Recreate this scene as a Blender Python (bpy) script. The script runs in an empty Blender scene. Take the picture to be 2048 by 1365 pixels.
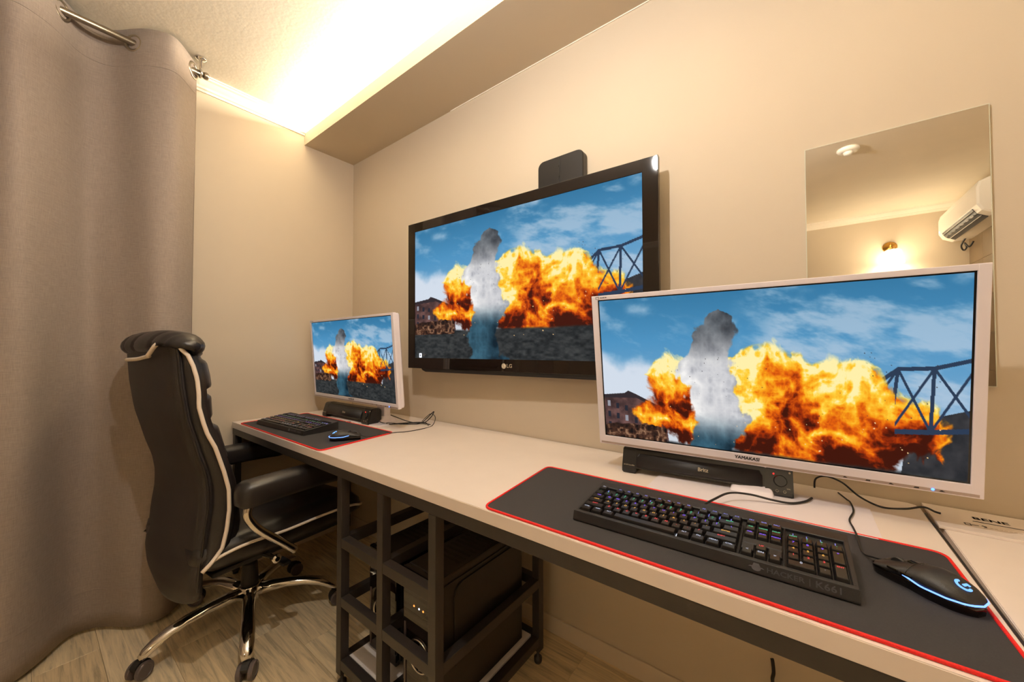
import bpy, bmesh, math, random
import numpy as np
from mathutils import Vector, Matrix
random.seed(4); rng = np.random.RandomState(7)
S = bpy.context.scene; COL = S.collection; PI = math.pi

# ---------------------------------------------------------------- camera, world, lamps, exposure
cd = bpy.data.cameras.new('camera'); cam = bpy.data.objects.new('camera', cd); COL.objects.link(cam)
cam.location = (2.2584, -1.2718, 1.1023)
cam.rotation_euler = (math.radians(90 + 1.168), math.radians(0.073), math.radians(37.559))
cd.sensor_width = 36.0; cd.sensor_fit = 'HORIZONTAL'; cd.lens = 750.28 / 2048 * 36.0
cd.clip_start = 0.02; cd.clip_end = 60
S.camera = cam
S.view_settings.view_transform = 'Standard'; S.view_settings.look = 'None'
S.view_settings.gamma = 1.0; S.view_settings.exposure = 0.0; S.view_settings.use_curve_mapping = False
S.cycles.use_denoising = True
S.cycles.max_bounces = 10; S.cycles.diffuse_bounces = 6; S.cycles.glossy_bounces = 5
S.cycles.sample_clamp_indirect = 6.0
S.cycles.caustics_reflective = False; S.cycles.caustics_refractive = False
W = bpy.data.worlds.new('world'); S.world = W; W.use_nodes = True
W.node_tree.nodes['Background'].inputs[0].default_value = (1.0, 0.86, 0.68, 1)
W.node_tree.nodes['Background'].inputs[1].default_value = 0.05

def area(name, loc, rot, sx, sy, power, col, spread=PI):
    l = bpy.data.lights.new(name, 'AREA'); l.shape = 'RECTANGLE'; l.size = sx; l.size_y = sy
    l.energy = power; l.color = col; l.spread = spread
    o = bpy.data.objects.new(name, l); COL.objects.link(o); o.location = loc; o.rotation_euler = rot
    return o
def disk(name, loc, rot, d, power, col):
    l = bpy.data.lights.new(name, 'AREA'); l.shape = 'DISK'; l.size = d; l.energy = power; l.color = col
    o = bpy.data.objects.new(name, l); COL.objects.link(o); o.location = loc; o.rotation_euler = rot
    return o
area('cove_strip_lamp', (1.72, -0.262, 2.353), (math.radians(220), 0, 0), 3.36, 0.02, 90.0, (1.0, 0.86, 0.64))
BULB_W = 43.0
pl = bpy.data.lights.new('sconce_bulb_light', 'POINT'); pl.energy = 4.0; pl.color = (1.0, 0.82, 0.60); pl.shadow_soft_size = 0.03
po = bpy.data.objects.new('sconce_bulb_light', pl); COL.objects.link(po); po.location = (2.95, -3.655, 1.90)

# ---------------------------------------------------------------- materials
def lin(c):
    return tuple(((v / 255) / 12.92 if v / 255 <= 0.04045 else ((v / 255 + 0.055) / 1.055) ** 2.4) for v in c)
def mat(name, rgb, rough=0.5, metal=0.0, spec=0.5, noise=0.0, nscale=8.0, bump=0.0, bscale=200.0, emis=None, estr=0.0, coat=0.0, stretch=None, sheen=0.0):
    m = bpy.data.materials.new(name); m.use_nodes = True; nt = m.node_tree
    b = nt.nodes['Principled BSDF']; L = nt.links
    c = lin(rgb)
    b.inputs['Base Color'].default_value = (*c, 1); b.inputs['Roughness'].default_value = rough
    b.inputs['Metallic'].default_value = metal; b.inputs['Specular IOR Level'].default_value = spec
    b.inputs['Coat Weight'].default_value = coat; b.inputs['Sheen Weight'].default_value = sheen
    tc = nt.nodes.new('ShaderNodeTexCoord'); src = tc.outputs['Object']
    if stretch:
        mp = nt.nodes.new('ShaderNodeMapping'); mp.inputs['Scale'].default_value = stretch
        L.new(src, mp.inputs['Vector']); src = mp.outputs['Vector']
    if noise:
        n = nt.nodes.new('ShaderNodeTexNoise'); n.inputs['Scale'].default_value = nscale; n.inputs['Detail'].default_value = 6
        L.new(src, n.inputs['Vector'])
        r = nt.nodes.new('ShaderNodeValToRGB')
        r.color_ramp.elements[0].position = 0.3; r.color_ramp.elements[1].position = 0.7
        r.color_ramp.elements[0].color = (*[max(0, v * (1 - noise)) for v in c], 1)
        r.color_ramp.elements[1].color = (*[min(1, v * (1 + noise)) for v in c], 1)
        L.new(n.outputs['Fac'], r.inputs['Fac']); L.new(r.outputs['Color'], b.inputs['Base Color'])
    if bump:
        n2 = nt.nodes.new('ShaderNodeTexNoise'); n2.inputs['Scale'].default_value = bscale; n2.inputs['Detail'].default_value = 3
        L.new(src, n2.inputs['Vector'])
        bp = nt.nodes.new('ShaderNodeBump'); bp.inputs['Strength'].default_value = bump; bp.inputs['Distance'].default_value = 0.001
        L.new(n2.outputs['Fac'], bp.inputs['Height']); L.new(bp.outputs['Normal'], b.inputs['Normal'])
    if emis:
        b.inputs['Emission Color'].default_value = (*lin(emis), 1); b.inputs['Emission Strength'].default_value = estr
    return m
M = {}
M['wall'] = mat('greige_wallpaper', (199, 185, 163), 0.75, noise=0.02, nscale=3, bump=0.12, bscale=260)
M['ceil'] = mat('ceiling_paper', (238, 230, 214), 0.8, noise=0.02, nscale=5, bump=0.5, bscale=70)
M['trim'] = mat('white_trim', (236, 228, 214), 0.45, noise=0.01)
M['base'] = mat('baseboard_paint', (214, 200, 180), 0.5, noise=0.02)
M['desk'] = mat('white_laminate', (232, 220, 210), 0.35, noise=0.015, nscale=14, bump=0.08, bscale=500)
M['steel'] = mat('black_powder_steel', (46, 41, 37), 0.45, noise=0.08, nscale=40, bump=0.2, bscale=600)
M['pcblack'] = mat('black_case_steel', (30, 27, 25), 0.32, noise=0.05, nscale=30)
M['gloss'] = mat('gloss_black_plastic', (24, 18, 15), 0.03)
M['satin'] = mat('satin_black_plastic', (22, 20, 20), 0.34, bump=0.1, bscale=900)
M['matt'] = mat('matt_black_plastic', (24, 22, 22), 0.5, bump=0.2, bscale=900)
M['leather'] = mat('black_leather', (27, 24, 24), 0.36, noise=0.1, nscale=20, bump=0.35, bscale=420)
M['leather_back'] = mat('black_leather_back', (36, 32, 31), 0.5, noise=0.08, nscale=20, bump=0.35, bscale=420)
M['piping'] = mat('white_piping', (226, 212, 196), 0.5, noise=0.03, nscale=60)
M['chrome'] = mat('chrome', (225, 222, 216), 0.07, 1.0, noise=0.02)
M['nickel'] = mat('brushed_nickel', (176, 166, 150), 0.28, 1.0, noise=0.05, nscale=60)
M['brass'] = mat('brass', (170, 128, 60), 0.25, 1.0, noise=0.05, nscale=60)
M['mirror'] = mat('mirror_silver', (244, 240, 232), 0.01, 1.0, noise=0.002)
M['glassedge'] = mat('mirror_edge', (226, 230, 214), 0.2, 0.2, noise=0.02)
M['pad'] = mat('mat_cloth', (40, 38, 40), 0.85, noise=0.1, nscale=300, bump=0.5, bscale=1400)
M['red'] = mat('red_stitching', (224, 20, 10), 0.6, noise=0.15, nscale=500, bump=0.5, bscale=1500)
M['bezel'] = mat('white_monitor_plastic', (234, 226, 230), 0.38, noise=0.015, nscale=20)
M['bezelshade'] = mat('grey_bezel_strip', (168, 150, 140), 0.4, noise=0.03, nscale=20)
M['black_lcd'] = mat('panel_black', (8, 8, 10), 0.15)
M['white'] = mat('white_plastic', (236, 232, 224), 0.4, noise=0.01)
M['ink'] = mat('black_ink', (26, 24, 24), 0.6, noise=0.05)
M['greyink'] = mat('grey_print', (92, 92, 98), 0.4, noise=0.05)
M['silverink'] = mat('silver_print', (226, 214, 188), 0.35, noise=0.03, emis=(226, 214, 188), estr=0.0)
M['rubber'] = mat('black_rubber', (24, 22, 21), 0.6, noise=0.08, nscale=50)
M['wheelgrey'] = mat('caster_grey', (84, 74, 72), 0.45, noise=0.05, nscale=50)
M['paper'] = mat('white_board', (232, 226, 224), 0.6, noise=0.02)
def em(name, rgb, s):
    return mat(name, (10, 10, 10), 0.4, emis=rgb, estr=s)
M['led_red'] = em('led_red', (255, 20, 20), 9); M['led_blue'] = em('led_blue', (70, 120, 255), 5)
M['led_strip'] = em('led_strip_blue', (105, 150, 255), 2.6); M['glow_white'] = em('glow_white', (235, 240, 255), 2.2)
M['led_amber'] = em('led_amber', (255, 140, 60), 2.5)
M['logo_blue'] = em('logo_blue', (110, 170, 255), 1.7)
M['leg_white'] = em('legend_white', (200, 205, 225), 0.9); M['leg_green'] = em('legend_green', (90, 215, 160), 0.8)
M['leg_violet'] = em('legend_violet', (140, 95, 255), 0.95); M['leg_amber'] = em('legend_amber', (255, 190, 90), 0.85)
M['leg_red'] = em('legend_red', (255, 80, 80), 0.85); M['leg_blue'] = em('legend_blue', (150, 150, 255), 0.8)
M['shade'] = mat('opal_glass', (250, 244, 230), 0.3, emis=(255, 236, 202), estr=62.0)
M['diffuser'] = mat('lamp_diffuser', (250, 244, 230), 0.4, emis=(255, 232, 190), estr=4.0)
M['bulb'] = em('glowing_bulb', (255, 246, 238), BULB_W / (PI * 0.0066))
M['cove_led'] = em('cove_led', (255, 232, 190), 8.0)

def curtain_mat():
    m = mat('taupe_curtain', (140, 127, 117), 0.9, sheen=0.05); nt = m.node_tree; L = nt.links; b = nt.nodes['Principled BSDF']
    tc = nt.nodes.new('ShaderNodeTexCoord'); c = lin((140, 127, 117)); outs = []
    for sc in ((40, 40, 900), (900, 900, 40)):
        mp = nt.nodes.new('ShaderNodeMapping'); mp.inputs['Scale'].default_value = sc; L.new(tc.outputs['Object'], mp.inputs['Vector'])
        n = nt.nodes.new('ShaderNodeTexNoise'); n.inputs['Scale'].default_value = 1.0; n.inputs['Detail'].default_value = 2
        L.new(mp.outputs['Vector'], n.inputs['Vector']); outs.append(n.outputs['Fac'])
    ad = nt.nodes.new('ShaderNodeMath'); ad.operation = 'ADD'; L.new(outs[0], ad.inputs[0]); L.new(outs[1], ad.inputs[1])
    r = nt.nodes.new('ShaderNodeMapRange'); r.inputs['From Min'].default_value = 0.7; r.inputs['From Max'].default_value = 1.3
    r.inputs['To Min'].default_value = 0.82; r.inputs['To Max'].default_value = 1.16; L.new(ad.outputs[0], r.inputs['Value'])
    mx = nt.nodes.new('ShaderNodeVectorMath'); mx.operation = 'SCALE'; mx.inputs[0].default_value = c; L.new(r.outputs[0], mx.inputs['Scale'])
    L.new(mx.outputs[0], b.inputs['Base Color'])
    bp = nt.nodes.new('ShaderNodeBump'); bp.inputs['Strength'].default_value = 0.25; bp.inputs['Distance'].default_value = 0.001
    L.new(ad.outputs[0], bp.inputs['Height']); L.new(bp.outputs['Normal'], b.inputs['Normal'])
    return m
M['curtain'] = curtain_mat()
def wood_mat(k, rgb):
    m = mat('oak_vinyl_%s' % k, rgb, 0.42); nt = m.node_tree; L = nt.links; b = nt.nodes['Principled BSDF']
    tc = nt.nodes.new('ShaderNodeTexCoord'); oi = nt.nodes.new('ShaderNodeObjectInfo')
    ad = nt.nodes.new('ShaderNodeVectorMath'); ad.operation = 'MULTIPLY_ADD'
    cb = nt.nodes.new('ShaderNodeCombineXYZ')
    for i in range(3): L.new(oi.outputs['Random'], cb.inputs[i])
    ad.inputs[1].default_value = (37, 53, 11); L.new(cb.outputs[0], ad.inputs[0]); L.new(tc.outputs['Object'], ad.inputs[2])
    mp = nt.nodes.new('ShaderNodeMapping'); mp.inputs['Scale'].default_value = (2.2, 34, 1); L.new(ad.outputs[0], mp.inputs['Vector'])
    n = nt.nodes.new('ShaderNodeTexNoise'); n.inputs['Scale'].default_value = 1.6; n.inputs['Detail'].default_value = 9; n.inputs['Roughness'].default_value = 0.68
    n.inputs['Distortion'].default_value = 0.9; L.new(mp.outputs[0], n.inputs['Vector'])
    r = nt.nodes.new('ShaderNodeValToRGB'); e = r.color_ramp.elements; c = lin(rgb)
    e[0].position = 0.32; e[0].color = (*[v * 0.55 for v in c], 1); e[1].position = 0.68; e[1].color = (*[v * 1.22 for v in c], 1)
    x = e.new(0.5); x.color = (*c, 1)
    L.new(n.outputs['Fac'], r.inputs['Fac']); L.new(r.outputs['Color'], b.inputs['Base Color'])
    bp = nt.nodes.new('ShaderNodeBump'); bp.inputs['Strength'].default_value = 0.12; bp.inputs['Distance'].default_value = 0.001
    L.new(n.outputs['Fac'], bp.inputs['Height']); L.new(bp.outputs['Normal'], b.inputs['Normal'])
    return m
WOODS = [wood_mat(k, c) for k, c in (('a', (226, 207, 170)), ('b', (219, 199, 162)), ('c', (231, 213, 178)))]
M['subfloor'] = mat('subfloor', (80, 66, 50), 0.8, noise=0.05)
M['tile'] = mat('brown_marble_tile', (104, 86, 64), 0.3, noise=0.3, nscale=5)

# ---------------------------------------------------------------- builders
def xf(bm, vs, mtx):
    if mtx is not None: bmesh.ops.transform(bm, matrix=mtx, verts=vs)
def box(bm, x0, x1, y0, y1, z0, z1, bev=0.0, seg=2, mtx=None):
    b2 = bmesh.new()
    bmesh.ops.create_cube(b2, size=1.0)
    for v in b2.verts:
        v.co = Vector((x0 + (v.co.x + .5) * (x1 - x0), y0 + (v.co.y + .5) * (y1 - y0), z0 + (v.co.z + .5) * (z1 - z0)))
    if bev: bmesh.ops.bevel(b2, geom=list(b2.edges), offset=bev, segments=seg, profile=0.6, affect='EDGES')
    merge(bm, b2, mtx); return bm
def merge(bm, b2, mtx=None):
    if mtx is not None: bmesh.ops.transform(b2, matrix=mtx, verts=b2.verts)
    mp = {v: bm.verts.new(v.co) for v in b2.verts}
    for f in b2.faces:
        try: nf = bm.faces.new([mp[v] for v in f.verts]); nf.smooth = f.smooth
        except ValueError: pass
    b2.free()
def loft(bm, secs, closed=True, cap=True, mtx=None):
    b2 = bmesh.new(); rows = [[b2.verts.new(Vector(p)) for p in s] for s in secs]
    n = len(rows[0])
    for a, b in zip(rows, rows[1:]):
        for i in range(n if closed else n - 1):
            j = (i + 1) % n; f = b2.faces.new((a[i], a[j], b[j], b[i])); f.smooth = True
    if cap and closed:
        b2.faces.new(list(reversed(rows[0]))); b2.faces.new(rows[-1])
    bmesh.ops.recalc_face_normals(b2, faces=b2.faces)
    merge(bm, b2, mtx); return bm
def smooth_path(pts, n=8, closed=False):
    P = [Vector(p) for p in pts]; out = []
    m = len(P); rg = range(m) if closed else range(m - 1)
    for i in rg:
        if closed: p0, p1, p2, p3 = P[(i - 1) % m], P[i], P[(i + 1) % m], P[(i + 2) % m]
        else: p0, p1, p2, p3 = P[max(i - 1, 0)], P[i], P[i + 1], P[min(i + 2, m - 1)]
        for k in range(n):
            t = k / n
            out.append(0.5 * ((2 * p1) + (p2 - p0) * t + (2 * p0 - 5 * p1 + 4 * p2 - p3) * t * t + (3 * p1 - p0 - 3 * p2 + p3) * t ** 3))
    if not closed: out.append(P[-1])
    return out
def tube(bm, pts, r, seg=10, smooth=0, closed=False, radii=None, flat=1.0, mtx=None):
    P = smooth_path(pts, smooth, closed) if smooth else [Vector(p) for p in pts]
    n = len(P); secs = []; up = None
    for i, p in enumerate(P):
        if closed: d = (P[(i + 1) % n] - P[(i - 1) % n])
        else: d = P[min(i + 1, n - 1)] - P[max(i - 1, 0)]
        d.normalize()
        if up is None: up = Vector((0, 0, 1)) if abs(d.z) < 0.9 else Vector((1, 0, 0))
        s = d.cross(up).normalized(); up = s.cross(d).normalized()
        rr = r if radii is None else np.interp(i / (n - 1), np.linspace(0, 1, len(radii)), radii)
        secs.append([p + s * math.cos(a) * rr + up * math.sin(a) * rr * flat for a in [2 * PI * k / seg for k in range(seg)]])
    if closed: secs.append(secs[0]); loft(bm, secs, cap=False, mtx=mtx)
    else: loft(bm, secs, mtx=mtx)
    return bm
def lathe(bm, prof, seg=24, mtx=None, cap=True):
    secs = [[(r * math.cos(2 * PI * k / seg), r * math.sin(2 * PI * k / seg), z) for k in range(seg)] for r, z in prof]
    return loft(bm, secs, cap=cap, mtx=mtx)
def prism_x(bm, prof, x0, x1, mtx=None):          # profile in (y, z)
    b2 = bmesh.new(); a = [b2.verts.new((x0, y, z)) for y, z in prof]; b = [b2.verts.new((x1, y, z)) for y, z in prof]
    n = len(prof)
    for i in range(n): b2.faces.new((a[i], a[(i + 1) % n], b[(i + 1) % n], b[i]))
    b2.faces.new(list(reversed(a))); b2.faces.new(b)
    bmesh.ops.recalc_face_normals(b2, faces=b2.faces); merge(bm, b2, mtx); return bm
def rrect(w, h, r, n=5):
    o = []
    for cx, cy, a0 in ((w / 2 - r, h / 2 - r, 0), (-w / 2 + r, h / 2 - r, 90), (-w / 2 + r, -h / 2 + r, 180), (w / 2 - r, -h / 2 + r, 270)):
        for k in range(n + 1):
            a = math.radians(a0 + 90 * k / n); o.append((cx + r * math.cos(a), cy + r * math.sin(a)))
    return o
def slab(bm, poly, z0, z1, mtx=None, smooth=False):
    b2 = bmesh.new(); a = [b2.verts.new((x, y, z0)) for x, y in poly]; b = [b2.verts.new((x, y, z1)) for x, y in poly]; n = len(poly)
    for i in range(n):
        f = b2.faces.new((a[i], a[(i + 1) % n], b[(i + 1) % n], b[i])); f.smooth = smooth
    b2.faces.new(list(reversed(a))); b2.faces.new(b)
    bmesh.ops.recalc_face_normals(b2, faces=b2.faces); merge(bm, b2, mtx); return bm
def obj(name, bm, m, parent=None, smooth=None, loc=None):
    me = bpy.data.meshes.new(name); bm.to_mesh(me); bm.free()
    for q in (m if isinstance(m, (list, tuple)) else [m]): me.materials.append(q)
    if smooth is not None: me.polygons.foreach_set('use_smooth', [smooth] * len(me.polygons))
    o = bpy.data.objects.new(name, me); COL.objects.link(o)
    if parent is not None: o.parent = parent
    if loc is not None: o.location = loc
    return o
def B(): return bmesh.new()
def thing(name, label, cat, loc=(0, 0, 0), rot=(0, 0, 0), group=None):
    o = bpy.data.objects.new(name, None); COL.objects.link(o); o.empty_display_size = 0.05
    o.location = loc; o.rotation_euler = rot; return tag(o, label, cat, group)
def tag(o, label, cat, group=None):
    o['label'] = label; o['category'] = cat
    if group: o['group'] = group
    return o
def struct(o): o['kind'] = 'structure'; return o
def copy_tree(o, parent=None):
    c = o.copy(); COL.objects.link(c)
    if parent is not None: c.parent = parent
    for ch in list(o.children): copy_tree(ch, c)
    return c
def RZ(a): return Matrix.Rotation(a, 4, 'Z')
def RX(a): return Matrix.Rotation(a, 4, 'X')
def RY(a): return Matrix.Rotation(a, 4, 'Y')
def T(x, y, z): return Matrix.Translation((x, y, z))

# ---------------------------------------------------------------- lettering (made once, as meshes)
TEXTS = {}
def prep_text(strings):
    tmp = []
    for s in strings:
        c = bpy.data.curves.new('t', 'FONT'); c.body = s; c.size = 1.0; c.align_x = 'CENTER'; c.align_y = 'CENTER'; c.resolution_u = 2; c.extrude = 0.0
        o = bpy.data.objects.new('t', c); COL.objects.link(o); tmp.append((s, o, c))
    dg = bpy.context.evaluated_depsgraph_get()
    for s, o, c in tmp:
        me = o.evaluated_get(dg).to_mesh()
        TEXTS[s] = ([v.co.copy() for v in me.vertices], [list(f.vertices) for f in me.polygons]); o.evaluated_get(dg).to_mesh_clear()
    for s, o, c in tmp:
        bpy.data.objects.remove(o); bpy.data.curves.remove(c)
def text(bm, s, size, mtx, sx=1.0, shear=0.0, bold=0.0):
    vs, fs = TEXTS[s]
    offs = [(0, 0)] if not bold else [(0, 0), (bold, 0), (0, bold), (bold, bold)]
    for ox, oy in offs:
        nv = [bm.verts.new(mtx @ Vector(((v.x * sx + shear * v.y) * size + ox, v.y * size + oy, 0))) for v in vs]
        for f in fs:
            try: bm.faces.new([nv[i] for i in f])
            except ValueError: pass
KB = [  # y row (units from the front), [(x, width, legend, colour)]
 (5.25, [(0, 1, 'Esc', 'w'), (2, 1, 'F1', 'b'), (3, 1, 'F2', 'b'), (4, 1, 'F3', 'b'), (5, 1, 'F4', 'b'), (6.5, 1, 'F5', 'b'), (7.5, 1, 'F6', 'b'), (8.5, 1, 'F7', 'b'), (9.5, 1, 'F8', 'b'),
         (11, 1, 'F9', 'b'), (12, 1, 'F10', 'b'), (13, 1, 'F11', 'b'), (14, 1, 'F12', 'b'), (15.25, 1, 'PRT', 'b'), (16.25, 1, 'SCR', 'b'), (17.25, 1, 'PAU', 'b')]),
 (4, [(i, 1, s, 'g') for i, s in enumerate('` 1 2 3 4 5 6 7 8 9 0 - ='.split())] + [(13, 2, 'BACK', 'g'), (15.25, 1, 'INS', 'g'), (16.25, 1, 'HOME', 'g'), (17.25, 1, 'PGUP', 'g'), (18.5, 1, 'NUM', 'g'), (19.5, 1, '/', 'g'), (20.5, 1, '*', 'g'), (21.5, 1, '-', 'g')]),
 (3, [(0, 1.5, 'TAB', 'v')] + [(1.5 + i, 1, s, 'v') for i, s in enumerate('Q W E R T Y U I O P [ ]'.split())] + [(13.5, 1.5, '\\', 'v'), (15.25, 1, 'DEL', 'v'), (16.25, 1, 'END', 'v'), (17.25, 1, 'PGDN', 'v'), (18.5, 1, '7', 'v'), (19.5, 1, '8', 'v'), (20.5, 1, '9', 'v')]),
 (2, [(0, 1.75, 'CAPS', 'a')] + [(1.75 + i, 1, s, 'a') for i, s in enumerate("A S D F G H J K L ; '".split())] + [(12.75, 2.25, 'ENTER', 'a'), (18.5, 1, '4', 'a'), (19.5, 1, '5', 'a'), (20.5, 1, '6', 'a')]),
 (1, [(0, 2.25, 'SHIFT', 'r')] + [(2.25 + i, 1, s, 'r') for i, s in enumerate('Z X C V B N M , . /'.split())] + [(12.25, 2.75, 'SHIFT', 'r'), (16.25, 1, 'UP', 'r'), (18.5, 1, '1', 'r'), (19.5, 1, '2', 'r'), (20.5, 1, '3', 'r')]),
 (0, [(0, 1.25, 'CTRL', 'w'), (1.25, 1.25, 'WIN', 'w'), (2.5, 1.25, 'ALT', 'w'), (3.75, 6.25, '', 'w'), (10, 1.25, 'ALT', 'w'), (11.25, 1.25, 'FN', 'w'), (12.5, 1.25, 'MENU', 'w'), (13.75, 1.25, 'CTRL', 'w'),
      (15.25, 1, '<', 'w'), (16.25, 1, 'DN', 'w'), (17.25, 1, '>', 'w'), (18.5, 2, '0', 'w'), (20.5, 1, '.', 'w')])]
TALL = [(21.5, 2, '+', 'v'), (21.5, 0, 'ENT', 'r')]
prep_text(sorted({k[2] for r in KB for k in r[1] if k[2]} | {'+', 'ENT', 'Britz', 'YAMAKASI', 'LG', 'HACKER', 'K661', 'BENE', 'BA-R9 SoundBar', 'VOL', 'R'}))

# ================================================================= THE ROOM
X1, Y0, ZC = 3.441, -3.74, 2.396
b = B(); box(b, -0.1, X1 + 0.1, Y0 - 0.1, 0.1, -0.06, -0.004); floor = struct(obj('floor', b, M['subfloor']))
row = 0; y = 0.0; pw = 0.155
plank_meshes = {}
while y > Y0:
    w = min(pw, y - Y0); x = 0.0; off = [0.43, 1.02, 0.2, 0.78, 0.6][row % 5]; x_end = off
    while x < X1:
        xe = min(x_end, X1); Lk = round(xe - x, 3)
        key = (Lk, round(w, 3))
        if key not in plank_meshes:
            b = B(); box(b, 0, Lk - 0.0008, -w + 0.0008, 0, -0.004, 0.0, bev=0.0005, seg=1)
            me = bpy.data.meshes.new('plank'); b.to_mesh(me); b.free(); me.materials.append(WOODS[0]); plank_meshes[key] = me
        o = bpy.data.objects.new('plank', plank_meshes[key]); COL.objects.link(o); o.location = (x, y, 0); o.parent = floor
        o.material_slots[0].link = 'OBJECT'; o.material_slots[0].material = WOODS[random.randrange(3)]
        x = xe; x_end = x + 1.2
    y -= pw; row += 1
def wallbox(name, *a):
    b = B(); box(b, *a); return struct(obj(name, b, M['wall']))
wallbox('wall_back', -0.1, X1 + 0.1, 0.0, 0.1, 0, ZC)
wallbox('wall_left', -0.1, 0.0, Y0, 0.0, 0, ZC)
wallbox('wall_front', -0.1, X1 + 0.1, Y0 - 0.1, Y0, 0, ZC)
wr = wallbox('wall_right', X1, X1 + 0.1, Y0, 0.0, 0, ZC)
tl = None
for iy in range(3):
    for iz in range(7):
        if tl is None:
            b = B(); box(b, -0.008, 0, -0.298, 0, 0, 0.298, bev=0.001, seg=1); tl = obj('tile', b, M['tile'], wr)
            t = tl
        else:
            t = tl.copy(); COL.objects.link(t)
        t.location = (X1, Y0 + 0.3 + iy * 0.3, 0.03 + iz * 0.3)
b = B(); box(b, -0.1, X1 + 0.1, Y0 - 0.1, 0.1, ZC, ZC + 0.08); struct(obj('ceiling', b, M['ceil']))
# soffit with a light cove along the television wall: body, upstand lip, seam bead
b = B(); box(b, 0, X1, -0.2835, 0.0, 2.2808, 2.300); box(b, 0, X1, -0.3014, -0.2835, 2.2808, 2.349); box(b, 0, X1, -0.16, 0.0, 2.300, ZC)
struct(obj('trim_1', b, M['wall']))
b = B(); box(b, 0.9, X1, -0.004, 0.0, 2.2768, 2.2808); struct(obj('trim_2', b, M['trim']))
b = B(); box(b, 0.02, X1 - 0.02, -0.245, -0.205, 2.300, 2.309)
tag(obj('led_strip', b, M['cove_led']), 'warm white light strip hidden in the ceiling cove', 'light strip')
# cornices
def cornice_prof():
    return [(0, 0), (0, -0.062), (0.006, -0.062), (0.006, -0.052), (0.013, -0.048), (0.013, -0.038), (0.022, -0.03), (0.034, -0.018), (0.044, -0.014), (0.044, -0.006), (0.052, -0.006), (0.052, 0)]
b = B(); prism_x(b, [(-p[0], p[1]) for p in cornice_prof()], 0, -Y0 - 0.3014)
bmesh.ops.transform(b, matrix=T(0, -0.3014, ZC) @ RZ(-PI / 2) @ Matrix.Scale(-1, 4, (0, 1, 0)), verts=b.verts)
bmesh.ops.recalc_face_normals(b, faces=b.faces); struct(obj('trim_3', b, M['trim']))
b = B(); prism_x(b, [(p[0], p[1]) for p in cornice_prof()], 0.0, X1, mtx=T(0, Y0, ZC)); struct(obj('trim_4', b, M['trim']))
b = B(); box(b, 0, X1, -0.008, 0, 0.0, 0.062, bev=0.002); struct(obj('baseboard_back', b, M['base']))
b = B(); box(b, 0, 0.008, Y0, -0.008, 0.0, 0.062, bev=0.002); struct(obj('baseboard_left', b, M['base']))
b = B(); box(b, 0.008, X1, Y0, Y0 + 0.008, 0.0, 0.062, bev=0.002); struct(obj('baseboard_front', b, M['base']))

# ================================================================= CURTAIN AND ROD
def curt_x(y, z):
    a = 0.078 + 0.008 * (z / 2.38)
    w = math.cos(2 * PI * (y + 0.93) / 0.37)
    k = 0.6 + 0.4 * math.sin(y * 5.1 + 1.0)
    base = 0.160 - 0.028 * (1 - z / 2.38)
    return base + a * w + 0.010 * (1 - z / 2.4) * math.sin(y * 23 + z * 1.3) * k + 0.003 * math.sin(y * 61 + z * 3)
ct = thing('curtain', 'taupe floor-length grommet curtain hanging in deep folds before the far wall', 'curtain', (0.16, -1.7, 0.0))
NY, NZ = 300, 36; ya, yb = -0.822, -2.95
secs = []
for i in range(NY + 1):
    y = ya + (yb - ya) * i / NY
    top = 2.378 + 0.006 * math.sin(y * 17)
    secs.append([(curt_x(y, z) - 0.16, y + 1.7, z) for z in [0.018 + (top - 0.018) * j / NZ for j in range(NZ + 1)]])
b = B(); loft(b, secs, closed=False)
o = obj('fabric', b, M['curtain'], ct, True); sm = o.modifiers.new('thickness', 'SOLIDIFY'); sm.thickness = 0.003; sm.offset = 0
for nm, z0 in (('hem', 0.165), ('header_seam', 2.235)):
    b = B(); tube(b, [(curt_x(y, z0) - 0.16 + 0.0022, y + 1.7, z0) for y in np.linspace(ya - 0.004, yb, 240)], 0.0011, 5)
    obj(nm, b, M['curtain'], ct)
ring = None
for k in range(12):
    y = -0.8375 - 0.185 * k
    if y < yb: break
    sgn = 1 if k % 2 == 0 else -1
    if ring is None:
        b = B(); lathe(b, [(0.030 + 0.0065 * math.cos(a), 0.0045 * math.sin(a)) for a in [2 * PI * i / 10 for i in range(11)]], 28, cap=False)
        ring = obj('grommet', b, M['nickel'], ct); g = ring
    else:
        g = ring.copy(); COL.objects.link(g)
    g.location = (0.0, y + 1.7, 2.327); g.rotation_euler = (PI / 2, 0, -sgn * 0.66)
rod = thing('curtain_rod', 'brushed nickel curtain rod on a ceiling bracket above the taupe curtain', 'curtain rod', (0.16, -0.80, 2.327))
b = B(); tube(b, [(0, 0.0, 0), (0, -2.3, 0)], 0.0125, 16); obj('pole', b, M['nickel'], rod)
b = B(); lathe(b, [(0.0135, 0), (0.0155, 0.002), (0.0155, 0.012), (0.010, 0.017)], 16, mtx=RX(-PI / 2)); obj('finial', b, M['nickel'], rod)
b = B(); lathe(b, [(0.021, 0.069), (0.021, 0.064), (0.012, 0.060), (0.005, 0.057), (0.005, 0.014)], 16, mtx=T(0, -0.012, 0))
tube(b, [(0.016 * math.cos(a), -0.012, 0.016 * math.sin(a)) for a in [2 * PI * i / 16 for i in range(16)]], 0.004, 8, closed=True)
obj('bracket', b, M['chrome'], rod)

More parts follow.
